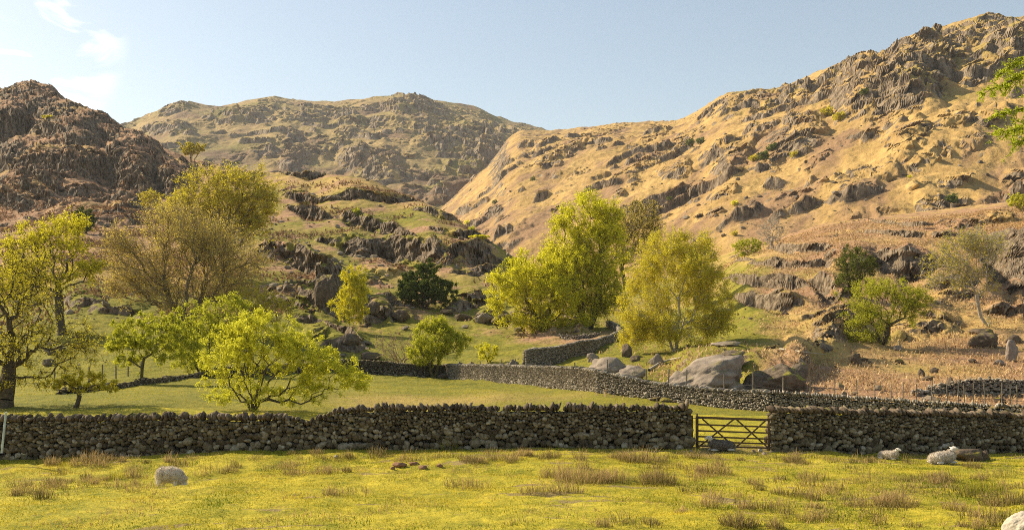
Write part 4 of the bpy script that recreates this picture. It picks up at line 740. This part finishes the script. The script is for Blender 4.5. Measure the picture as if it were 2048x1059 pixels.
tone = np.clip(RNG.normal(.52, .08, n) + .8 * nzf(px, d, 2.4, 9) + .5 * nzf(px, d, .8, 3) + .35 * nzf(px, d, 9, 5) - .22 * ss(1450, 1750, px) - .25 * ss(40.2, 41.8, d), 0, 1); tag(mesh_from('meadow_grass', V, Fc, gr_mat, False, {'rnd': np.repeat(tone, 5)}), 'short cropped grass of the near meadow', 'grass', kind='stuff')
C_, px, d = ground_pts(90000, -60, 2110, 21, 44.0, lambda p, d: np.clip(-.1 + 2.2 * nzf(p, d, 2.2, 33), 0, 1) * .6)
n = len(C_); V, Fc = blades(C_, RNG.uniform(.05, .16, n), RNG.uniform(.008, .02, n), RNG.uniform(.3, 1.3, n)); tag(mesh_from('dry_grass', V, Fc, st_mat, False, {'rnd': np.repeat(RNG.random(n), 5)}), 'straw coloured dead grass in the near meadow', 'grass', kind='stuff')
C_, px, d = ground_pts(110000, -60, 2110, 43.5, 100, lambda p, d: .4 + .8 * nzf(p, d, 5) - .5 * ss(1500, 1600, p))
n = len(C_); V, Fc = blades(C_, RNG.uniform(.04, .12, n), RNG.uniform(.018, .035, n), RNG.uniform(.3, 1.1, n)); tag(mesh_from('paddock_grass', V, Fc, gr_mat, False, {'rnd': np.repeat(np.clip(RNG.normal(.55, .14, n) + .6 * nzf(px, d, 6, 7), 0, 1), 5)}), 'grass of the paddock behind the wall', 'grass', kind='stuff')
C_, px, d = ground_pts(110000, 1180, 2110, 62, 230, lambda p, d: np.clip(((ss(1450, 1600, p) * .7 + .1) + 1.2 * nzf(p, d, 9)) * (1 - .6 * ss(80, 95, d) * (1 - .6 * ss(1800, 1950, p))), 0, 1))
n = len(C_); V, Fc = blades(C_, RNG.uniform(.12, .38, n) * (1 + d / 300), RNG.uniform(.04, .10, n) * (1 + d / 200), RNG.uniform(.5, 1.8, n), .5); tag(mesh_from('dead_bracken', V, Fc, bk_mat, False, {'rnd': np.repeat(np.clip(RNG.normal(.5, .25, n), 0, 1), 5)}), 'flattened dead bracken on the right hand slope', 'bracken', kind='stuff')
C_, px, d = ground_pts(110000, -60, 1080, 125, 340, lambda p, d: np.clip((1 - ss(400, 560, p)) * .45 + 1.1 * nzf(p, d, 14, 4) - .1, 0, 1) * (1 - ss(270, 330, d)))
n = len(C_); V, Fc = blades(C_, RNG.uniform(.3, .7, n) * (1 + d / 500), RNG.uniform(.10, .25, n) * (1 + d / 300), RNG.uniform(.5, 1.8, n), .5); tag(mesh_from('heather_and_bracken', V, Fc, bk2_mat, False, {'rnd': np.repeat(np.clip(RNG.normal(.4, .22, n), 0, 1), 5)}), 'dead bracken and heather under the left crag', 'bracken', kind='stuff')
def rush_geo(n, r, h, lean=.5):
    a = RNG.uniform(0, 6.283, n); q = r * RNG.random(n) ** .6; C_ = np.stack([np.cos(a) * q, np.sin(a) * q * .8, np.full(n, -.04)], 1); t = q / r
    hh = h * RNG.uniform(.8, 1.75, n) * (1 - .35 * t); V, Fc = blades(C_, hh, np.full(n, .013), RNG.uniform(.05, .3, n) + lean * t, .25); 
    # lean outwards and with the wind
    P_ = V.reshape(n, 5, 3); hz = np.clip(P_[..., 2:3] / h, 0, 1) ** 1.3; out = np.stack([np.cos(a) * t, np.sin(a) * t, 0 * a], 1)[:, None] * h * .45; P_ = P_ + hz * out + hz * np.array([-.10, 0, 0]) * h; return P_.reshape(-1, 3), Fc, n
RT = [(1315, 968, .62, .45, 420, 'largest dark russet rush tuft standing alone below the gate'), (1170, 965, .95, .45, 500, 'wide brown rush clump in the middle of the meadow right of centre'), (1125, 955, .7, .42, 320, 'brown rush tuft at the left of the wide clump'), (1220, 962, .7, .4, 320, 'brown rush tuft at the right of the wide clump'),
      (935, 975, .7, .36, 170, 'thin pinkish rush tuft left of the wide clump'), (1075, 985, .5, .34, 150, 'sparse straw rush tuft under the wide clump'), (1135, 985, .55, .34, 180, 'sparse fawn rush tuft under the wide clump, further right'), (1290, 925, .85, .45, 380, 'tall brown rush clump just in front of the wall near its gate end'),
      (1100, 917, .5, .36, 220, 'dark rush tuft in front of the wall, left of the tall clump'), (665, 990, .28, .3, 90, 'dead wiry rush tuft in the empty left centre of the meadow'), (715, 988, .5, .28, 70, 'splayed wiry rush tuft beside the dead one in the left centre'), (900, 897, .5, .5, 300, 'bright green rush tuft against the foot of the long wall'),
      (1480, 1052, .45, .34, 260, 'dark rush tuft cut by the lower edge of the picture'), (1795, 1012, .55, .4, 300, 'russet rush tuft in the right foreground'), (1960, 985, .7, .4, 320, 'dark green rush tuft lying over at right'), (2020, 1010, .8, .45, 380, 'dark wind flattened rush tuft at the right edge'), (1430, 945, .6, .4, 260, 'tawny rush tuft below the sheep at the gate'),
      (1590, 925, .45, .3, 220, 'dark rush tuft below the left end of the right wall'), (1892, 962, .4, .3, 200, 'small dark rush tuft below the resting white ewe'), (1945, 935, .35, .28, 180, 'small dark rush tuft in front of the mossy rock'), (105, 930, .35, .35, 160, 'small upright rush tuft at the far left by the wall'), (180, 925, .8, .45, 420, 'long brown rush clump along the wall at left'), (265, 955, .3, .34, 120, 'rush tuft left of the grazing ewe'), (230, 958, .35, .3, 120, 'grey green rush tuft further left of the grazing ewe')]
GB = np.array([[.15, .15, .75, .75, 1.]])
rmats = {}
def rush_mat(c):
    return {'green': gr_mat, 'dark': rs_mat}.get(c, rs_mat)
for (px_, py_, r, h, n, lab) in RT:
    d0_, z0_ = S1.hit(px_, py_, 16); V, Fc, n = rush_geo(n, r, h); P_ = V; P_[:, 2] += S1.z((P_[:, 0] + (px_ - 1024) * d0_ / F) * F / (P_[:, 1] + d0_) + 1024, P_[:, 1] + d0_) - z0_
    o = mesh_from('rush_tuft', P_, Fc, gr_mat if 'green' in lab else rs_mat, False, {'rnd': (np.clip(RNG.normal(.75 if 'dark' not in lab else .45, .22, n), 0, 1)[:, None] * GB).ravel()}); o.location = ((px_ - 1024) * d0_ / F, d0_, z0_); tag(o, lab, 'rush tuft', 'rush tufts in the near meadow')
RZ = [(150, 965, 170, 18, 26), (250, 925, 170, 9, 22), (40, 985, 90, 18, 14), (590, 925, 80, 16, 14), (460, 945, 70, 12, 8), (640, 945, 70, 10, 10), (780, 920, 120, 8, 10), (960, 918, 110, 7, 16), (1040, 915, 70, 6, 8), (1200, 918, 80, 6, 10), (1360, 945, 120, 22, 24), (1520, 985, 170, 36, 34), (1700, 985, 140, 40, 26), (1850, 970, 140, 40, 22), (1980, 960, 80, 30, 12), (1600, 920, 110, 7, 10), (1740, 925, 110, 6, 8), (1650, 1035, 250, 22, 16), (1150, 1045, 300, 16, 8), (1950, 1030, 100, 26, 12), (1390, 915, 50, 6, 6)]
VV, FF, TT, off = [], [], [], 0
for (cx, cy, rx, ry, m) in RZ:
    for _ in range(m):
        x_, y_ = random.gauss(cx, rx * .5), random.gauss(cy, ry * .6)
        if y_ < 908 or y_ > 1090: continue
        d0_, z0_ = S1.hit(x_, y_, 16)
        if d0_ > 43 or random.random() < .25: continue
        h = random.uniform(.16, .36); V, Fc, n = rush_geo(random.randint(30, 110), random.uniform(.18, .6), h); V = V + [(x_ - 1024) * d0_ / F, d0_, z0_]; VV.append(V); FF.append(Fc + off); off += len(V); TT.append((np.clip(RNG.normal(random.uniform(.3, .95), .2, n), 0, 1)[:, None] * GB).ravel())
tag(mesh_from('rushes', np.concatenate(VV), np.concatenate(FF), rs_mat, False, {'rnd': np.concatenate(TT)}), 'scattered low rushes and coarse grass over the near meadow', 'rushes', kind='stuff')

# ------------------------------------------------------------------ gate, posts, fences
m_wood = bark_mat('gate_wood', (.075, .048, .026), (.16, .105, .055)); m_iron = plain('gate_iron', (.05, .045, .04), None, 20, .5); m_postw = bark_mat('post_wood', (.12, .10, .075), (.28, .24, .18))
import bmesh
def beam(bm, a, b, w, t, bev=.006):
    """square timber from a to b, w across the view, t front to back"""
    a, b = Vector(a), Vector(b); ax = (b - a).normalized(); side = Vector((0, 1, 0)); u = ax.cross(side).normalized(); M_ = []
    r = bmesh.ops.create_cube(bm, size=1); L_ = (b - a).length
    for v in r['verts']: c = v.co; v.co = a + ax * (c.x + .5) * L_ + u * c.y * w + side * c.z * t
    es = {e for v in r['verts'] for e in v.link_edges}; bmesh.ops.bevel(bm, geom=list(es), offset=bev, segments=1, affect='EDGES')
def part(name, fn, mat, parent):
    bm = bmesh.new(); fn(bm); me = bpy.data.meshes.new(name); bm.to_mesh(me); bm.free(); me.materials.append(mat); o = bpy.data.objects.new(name, me); sc.collection.objects.link(o); o.parent = parent; return o
GD = 42.25; gk = GD / F
g0 = Vector(P(1393, 898, GD)); gate = empty('field_gate', g0, 'weathered brown wooden gate with crossed braces in the wall gap', 'gate')
def gp(px, py, dy=0): v = Vector(P(px, py, GD)) - g0; v.y = dy; return v
part('stile', lambda bm: (beam(bm, gp(1394, 902), gp(1394, 831), .11, .10), beam(bm, gp(1394, 831), gp(1394, 826), .06, .06)), m_wood, gate)
part('stile', lambda bm: beam(bm, gp(1537.5, 896), gp(1537.5, 836), .08, .08), m_wood, gate)
part('rail', lambda bm: beam(bm, gp(1396, 834), gp(1540, 839), .10, .07), m_wood, gate)
for ya, yb in ((848, 853), (860.5, 865), (872, 877), (882, 886.5), (890.5, 895)):
    part('rail', lambda bm: beam(bm, gp(1397, ya, -.002), gp(1537, yb, -.002), .065, .03), m_wood, gate)
for n_, (xa, yfa, xb, yfb) in enumerate(((1405, 837, 1471, 894), (1399, 891, 1468, 837), (1472, 837, 1536, 894), (1472, 893, 1533, 838))):
    part('brace', lambda bm: beam(bm, gp(xa, yfa, -.04 if n_ % 2 else .04), gp(xb, yfb, -.04 if n_ % 2 else .04), .062, .028), m_wood, gate)
for yy in (835, 893): part('hinge', lambda bm: beam(bm, gp(1384, yy, -.06), gp(1400, yy, -.06), .03, .015, .003), m_iron, gate)
gp0 = Vector(P(1383, 900, GD)); post = tag(None or bpy.data.objects.new('gate_post', None), 'short mossy post against the end of the left wall', 'gate post'); bpy.data.objects.remove(post)
def single(name, fn, mat, loc, label, cat, group=None):
    bm = bmesh.new(); fn(bm); me = bpy.data.meshes.new(name); bm.to_mesh(me); bm.free(); me.materials.append(mat); o = bpy.data.objects.new(name, me); sc.collection.objects.link(o); o.location = loc; return tag(o, label, cat, group)
single('gate_post', lambda bm: beam(bm, (0, 0, -.2), (0, 0, 1.42), .11, .14, .02), m_wood, gp0 + Vector((.0, 0, 0)), 'short dark gate post against the end of the left wall', 'gate post')
lp = P(6, 905, 41.5); single('fence_post', lambda bm: beam(bm, (-.05, 0, 0), (.12, 0, 1.62), .07, .07, .01), plain('pale_post_paint', (.35, .40, .38)), lp, 'pale leaning post in front of the wall at the far left', 'post')
def fence(name, label, pts, h=1.05, wires=(.35, .65, .95), pr=.045, mat=None, dmin=45):
    """pts: (px, d) of the posts"""
    g = [np.array([(a - 1024) * b / F, b, float(S1.z(np.array([a]), np.array([b]))[0])]) for a, b in pts]; root = empty(name, g[0], label, 'fence'); tops = []
    for q in g:
        t = q + [random.gauss(0, .05), random.gauss(0, .04), h * random.uniform(.9, 1.12)]; tops.append(t); V, Fc = tubes([q - [0, 0, .2] - g[0]], [t - g[0]], [pr], [pr * .9], 6)
        Fc = [list(f) for f in Fc]; o = mesh_from('post', V, np.array(Fc), mat or m_postw, False, None, root)
    for w in wires:
        A = [q + (t - q) * w / h - g[0] for q, t in zip(g, tops)]; V, Fc = tubes(A[:-1], A[1:], np.full(len(A) - 1, .009), np.full(len(A) - 1, .009), 3); mesh_from('wire', V, Fc, m_iron, False, None, root)
fence('wire_fence', 'row of thin fence posts in the green field beside the small ash', [(108, 73), (130, 75), (160, 77), (178, 79), (205, 82), (232, 85), (256, 88), (282, 90)], 1.35, pr=.06)
fence('wire_fence', 'wire fence behind the middle of the long field wall', [(962, 97), (1002, 93), (1032, 91), (1062, 88), (1100, 83), (1152, 78), (1216, 73), (1292, 69), (1336, 68), (1372, 67)], 1.5, pr=.05)
fence('wire_fence', 'wire fence in front of the turf topped boulders', [(1448, 65.5), (1506, 63), (1565, 61)], 1.7, pr=.05)
fence('wire_fence', 'wire fence with slanting posts along the foot of the bracken slope', [(1620, 60.5), (1670, 60), (1716, 59.6), (1750, 59.4), (1784, 59), (1808, 59), (1834, 59), (1862, 58.8), (1897, 58.5), (1916, 58.4), (1930, 58.3), (1946, 58.2), (1972, 58), (2003, 58), (2021, 57.8), (2034, 57.7), (2080, 57.5)], 1.5, pr=.028)
def stick(label, pts, r, dmin=60):
    q = []
    for a, b, dz in pts: d, z = S1.hit(a, b, dmin); q.append([(a - 1024) * d / F, d, z + dz])
    q = np.array(q); o0 = q[0].copy(); q = q - o0; V, Fc = tubes(q[:-1], q[1:], np.linspace(r, r * .6, len(q) - 1), np.linspace(r * .9, r * .4, len(q) - 1), 6); o = mesh_from('fallen_branch', V, Fc, bk_pale, True); o.location = o0; tag(o, label, 'branch')
stick('pale fallen branch lying left of the whaleback boulder', [(1298, 742, .1), (1318, 730, .12), (1340, 724, .15), (1362, 718, .1)], .12)
stick('pale upright dead stub under the spreading hawthorn', [(1800, 698, 0), (1800, 697, .35), (1798, 696, .7)], .10)
stick('long fallen branch right of the birch across the bracken', [(1560, 700, .1), (1600, 708, .2), (1650, 712, .1)], .08)

# ------------------------------------------------------------------ sheep
m_fleece = leaf_mat('fleece', (.52, .44, .35), (.78, .70, .59), .2); m_skin, nt_, b_, _ = new_mat('sheep_face'); b_.inputs['Base Color'].default_value = (.62, .57, .50, 1)
m_skin2, nt_, b_, _ = new_mat('grey_sheep_face'); b_.inputs['Base Color'].default_value = (.50, .48, .45, 1); m_hoof = plain('hoof', (.03, .025, .02)); m_dark_eye = plain('eye', (.01, .01, .01), None, 8, .3)
m_fl_grey = leaf_mat('grey_fleece', (.12, .10, .085), (.30, .26, .21), .1); m_under = plain('under_fleece', (.50, .44, .36), (.62, .55, .46)); m_under_g = plain('under_grey', (.14, .12, .10))
def blobs(name, balls, mat, parent, vox=.022):
    """balls: (centre, radii, pitch); fused into one skin by a voxel remesh"""
    V0, F0 = ICO[3]; VV, FF, off = [], [], 0
    for c, r, a in balls:
        q = V0 * np.array(r); ca, sa = math.cos(a), math.sin(a); q = np.stack([q[:, 0] * ca + q[:, 2] * sa, q[:, 1], -q[:, 0] * sa + q[:, 2] * ca], 1) + np.array(c); VV.append(q); FF.append(F0 + off); off += len(q)
    o = mesh_from(name, np.concatenate(VV), np.concatenate(FF), mat, True, None, parent); r = o.modifiers.new('skin', 'REMESH'); r.mode = 'VOXEL'; r.voxel_size = vox; r.use_smooth_shade = True; sm = o.modifiers.new('smooth', 'SMOOTH'); sm.iterations = 4; sm.factor = .6; return o
def wool(balls, n, mat, parent, ln=.06):
    VV = []; tot = sum(b[1][0] * b[1][2] for b in balls)
    CC, NN_ = [], []
    for c, r, a in balls:
        m = int(n * r[0] * r[2] / tot); q = RNG.normal(0, 1, (m, 3)); q /= np.linalg.norm(q, axis=1, keepdims=True); nn = q / np.array(r); nn /= np.linalg.norm(nn, axis=1, keepdims=True); p = q * np.array(r)
        ca, sa = math.cos(a), math.sin(a); rot = lambda q: np.stack([q[:, 0] * ca + q[:, 2] * sa, q[:, 1], -q[:, 0] * sa + q[:, 2] * ca], 1); CC.append(rot(p) + np.array(c)); NN_.append(rot(nn))
    C_ = np.concatenate(CC); N_ = np.concatenate(NN_); lum = np.clip(.55 + .5 * fbm(C_[:, 0] * 5 + C_[:, 1] * 3, C_[:, 2] * 5, 3) * 2 + RNG.normal(0, .15, len(C_)), 0, 1)
    dn = N_ + np.array([0, 0, -.7]) + RNG.normal(0, .35, N_.shape); dn /= np.linalg.norm(dn, axis=1, keepdims=True); s = np.cross(dn, RNG.normal(0, 1, dn.shape)); s /= np.linalg.norm(s, axis=1, keepdims=True); w = .011
    base = C_ - N_ * .01; tip = base + dn * ln * RNG.uniform(.6, 1.3, (len(C_), 1)); V = np.stack([base - s * w, base + s * w, tip], 1).reshape(-1, 3); return mesh_from('fleece', V, np.arange(len(V)).reshape(-1, 3), mat, False, {'rnd': np.repeat(lum, 3)}, parent)
def sheep(px, py, face, pose, label, size=1.0, grey=False, dmin=20, head=0.0, at_d=None):
    """face: +1 looks right in the photo, -1 left; pose: 'graze' or 'lie'"""
    d, z = S1.hit(px, py, dmin)
    if at_d: d, z = at_d, float(S1.z(np.array([px]), np.array([at_d]))[0])
    root = empty('sheep', ((px - 1024) * d / F, d, z), label, 'sheep', 'sheep in the near meadow', head); root.scale = (size * face, size, size * (.88 if pose == 'lie' else 1))
    fm, um, sm = (m_fl_grey, m_under_g, m_skin2) if grey else (m_fleece, m_under, m_skin)
    if pose == 'graze':
        fl = [((0, 0, .60), (.42, .23, .245), 0), ((-.24, 0, .59), (.24, .235, .25), 0), ((.24, 0, .56), (.25, .22, .24), .15), ((.44, 0, .46), (.17, .13, .17), .7), ((-.38, 0, .52), (.12, .14, .2), 0)]
        bd = [((0, 0, .58), (.38, .2, .2), 0), ((.50, 0, .36), (.20, .085, .10), .95), ((.60, 0, .20), (.15, .065, .075), 1.05), ((.655, 0, .10), (.07, .05, .05), 1.1)]
        for x_, y_ in ((-.3, .12), (-.33, -.12), (.24, .10), (.27, -.10)): bd += [((x_, y_, .36), (.085, .075, .17), .1), ((x_ - (.03 if x_ < 0 else 0), y_, .2), (.045, .045, .14), 0), ((x_, y_, .06), (.038, .04, .09), 0)]
        ears = [((.50, .10, .27), (.02, .07, .03), 0), ((.50, -.10, .27), (.02, .07, .03), 0)]; tail = [((-.49, 0, .45), (.035, .045, .16), 0)]; eyes = [(.60, .058, .22), (.60, -.058, .22)]
    else:
        fl = [((0, 0, .25), (.44, .27, .23), 0), ((-.24, 0, .22), (.26, .28, .22), 0), ((.22, 0, .27), (.26, .25, .23), -.1), ((.40, 0, .38), (.14, .13, .19), -.5)]
        bd = [((0, 0, .22), (.4, .24, .18), 0), ((.46, 0, .52), (.10, .09, .15), .5), ((.56, 0, .60), (.14, .068, .075), .35), ((.665, 0, .565), (.065, .048, .05), .4), ((.34, .17, .06), (.17, .05, .05), 0), ((.36, -.17, .06), (.17, .05, .05), 0), ((-.28, .25, .07), (.16, .06, .06), 0), ((-.28, -.25, .07), (.16, .06, .06), 0)]
        ears = [((.48, .12, .63), (.03, .075, .022), 0), ((.48, -.12, .63), (.03, .075, .022), 0)]; tail = [((-.50, 0, .16), (.04, .05, .12), 0)]; eyes = [(.58, .062, .63), (.58, -.062, .63)]
    blobs('body', bd + ears, sm, root, .018); f = wool(fl + tail, 7000, fm, root, .07); u = blobs('under_wool', fl + tail, um, f, .03)
    for e in eyes:
        o = mesh_from('eye', ICO[2][0] * .012 + np.array(e), ICO[2][1], m_dark_eye, True, None, root)
    return root
sheep(340, 966, 1, 'graze', 'standing pale ewe grazing alone with her head down at left', 1.0, head=-.25, at_d=34.8)
sheep(1444, 901, -1, 'lie', 'dark grey sheep with a white face lying in front of the gate', 1.0, grey=True, head=.15, dmin=36)
sheep(1776, 918, 1, 'lie', 'small sheep lying alone in grass facing the camera in front of the right wall', .78, head=-.85)
sheep(1884, 927, 1, 'lie', 'large white ewe lying beside the mossy rock', 1.08, head=.35)
# ------------------------------------------------------------------ larch bough reaching in from a tree standing right of the view
lx, ld = 2175, 19.0; z0 = float(S1.z(np.array([lx]), np.array([ld]))[0]); lr = empty('larch_tree', ((lx - 1024) * ld / F, ld, z0), 'larch bough with fresh green needles hanging in from the right edge', 'tree')
k = ld / F; A, B, Rr = [np.array([0, 0, -.1])], [np.array([0, 0, 9.5])], [.16]
P0, P1, R0, R1, LC = [[0, 0, -.1], [0, 0, 3.2]], [[0, 0, 3.2], [.05, 0, 9.5]], [.17, .14], [.14, .04], []
def bough(s, e, sag, nb, fine=1.0):
    s, e = np.array(s, float), np.array(e, float); prev = s; n = 14
    for i in range(1, n + 1):
        t = i / n; q = s + (e - s) * t + np.array([0, 0, -sag * math.sin(math.pi * t)]) + RNG.normal(0, .012, 3); P0.append(prev); P1.append(q); r = .028 * (1 - t) + .005; R0.append(r * 1.1); R1.append(r)
        for _ in range(nb):
            if t < .15: continue
            dr = (e - s) / np.linalg.norm(e - s) * .5 + RNG.normal(0, .55, 3) + [0, 0, -.25]; L_ = random.uniform(.12, .38) * fine * (1.15 - .5 * t); w = q + dr * L_; P0.append(q); P1.append(w); R0.append(.005); R1.append(.003)
            m = int(24 * fine + 10); LC.append(q + (w - q) * RNG.random((m, 1)) * 1.05 + RNG.normal(0, .016, (m, 3)))
        prev = q
tip = lambda px, py, dy: [(px - lx) * k, dy, (HZ - py) * k + CZ - z0]
for px_, py_, dy, sy, sag in ((1982, 236, -.3, 150, .10), (1978, 182, .2, 70, .05), (1992, 150, -.1, 40, .0), (2000, 262, .1, 205, .12), (2030, 200, -.5, 120, .1), (2018, 288, -.2, 215, .1), (2025, 160, .5, 90, .0), (2045, 250, .3, 160, .1)):
    bough([0, 0, (HZ - sy) * k + CZ - z0], tip(px_, py_, dy), sag, 5)
for q in range(84):
    a = q * 2.4; hz = 2.2 + 7.2 * q / 84; L_ = 2.1 * (1 - (hz - 2.2) / 8.2) + .2
    if math.cos(a) < .45: L_ = min(L_, .42 if math.cos(a) < -.1 else .7)
    bough([0, 0, hz], [math.cos(a) * L_, math.sin(a) * L_, hz - .25 * L_], .06, 3, .8)
V, Fc = tubes(P0, P1, np.array(R0), np.array(R1), 5); mesh_from('trunk', V, Fc, bk_dark, True, None, lr)
C_ = np.concatenate(LC); V, Fc = leaves(C_, .030); mesh_from('needles', V, Fc, lf_larch, False, {'rnd': np.repeat(RNG.random(len(C_)), 4)}, lr)
print('all done')

# ------------------------------------------------------------------ haze
hz_m = bpy.data.materials.new('haze_air'); hz_m.use_nodes = True; nt = hz_m.node_tree; nt.nodes.clear()
ho = N(nt, 'ShaderNodeOutputMaterial'); hv = N(nt, 'ShaderNodeVolumePrincipled'); hv.inputs['Color'].default_value = (.93, .95, 1, 1); hv.inputs['Density'].default_value = .00007; hv.inputs['Anisotropy'].default_value = 0
L(nt, hv.outputs[0], ho.inputs['Volume'])
hx, hy0, hy1, hz0, hz1 = 2600, -60, 3100, -60, 640
hvv = [(x, y, z) for x in (-hx, hx) for y in (hy0, hy1) for z in (hz0, hz1)]
tag(mesh_from('haze', hvv, [(0, 1, 3, 2), (4, 6, 7, 5), (0, 4, 5, 1), (2, 3, 7, 6), (0, 2, 6, 4), (1, 5, 7, 3)], hz_m, False), 'thin morning haze filling the valley air', 'haze', kind='stuff')
sc.cycles.volume_bounces = 0
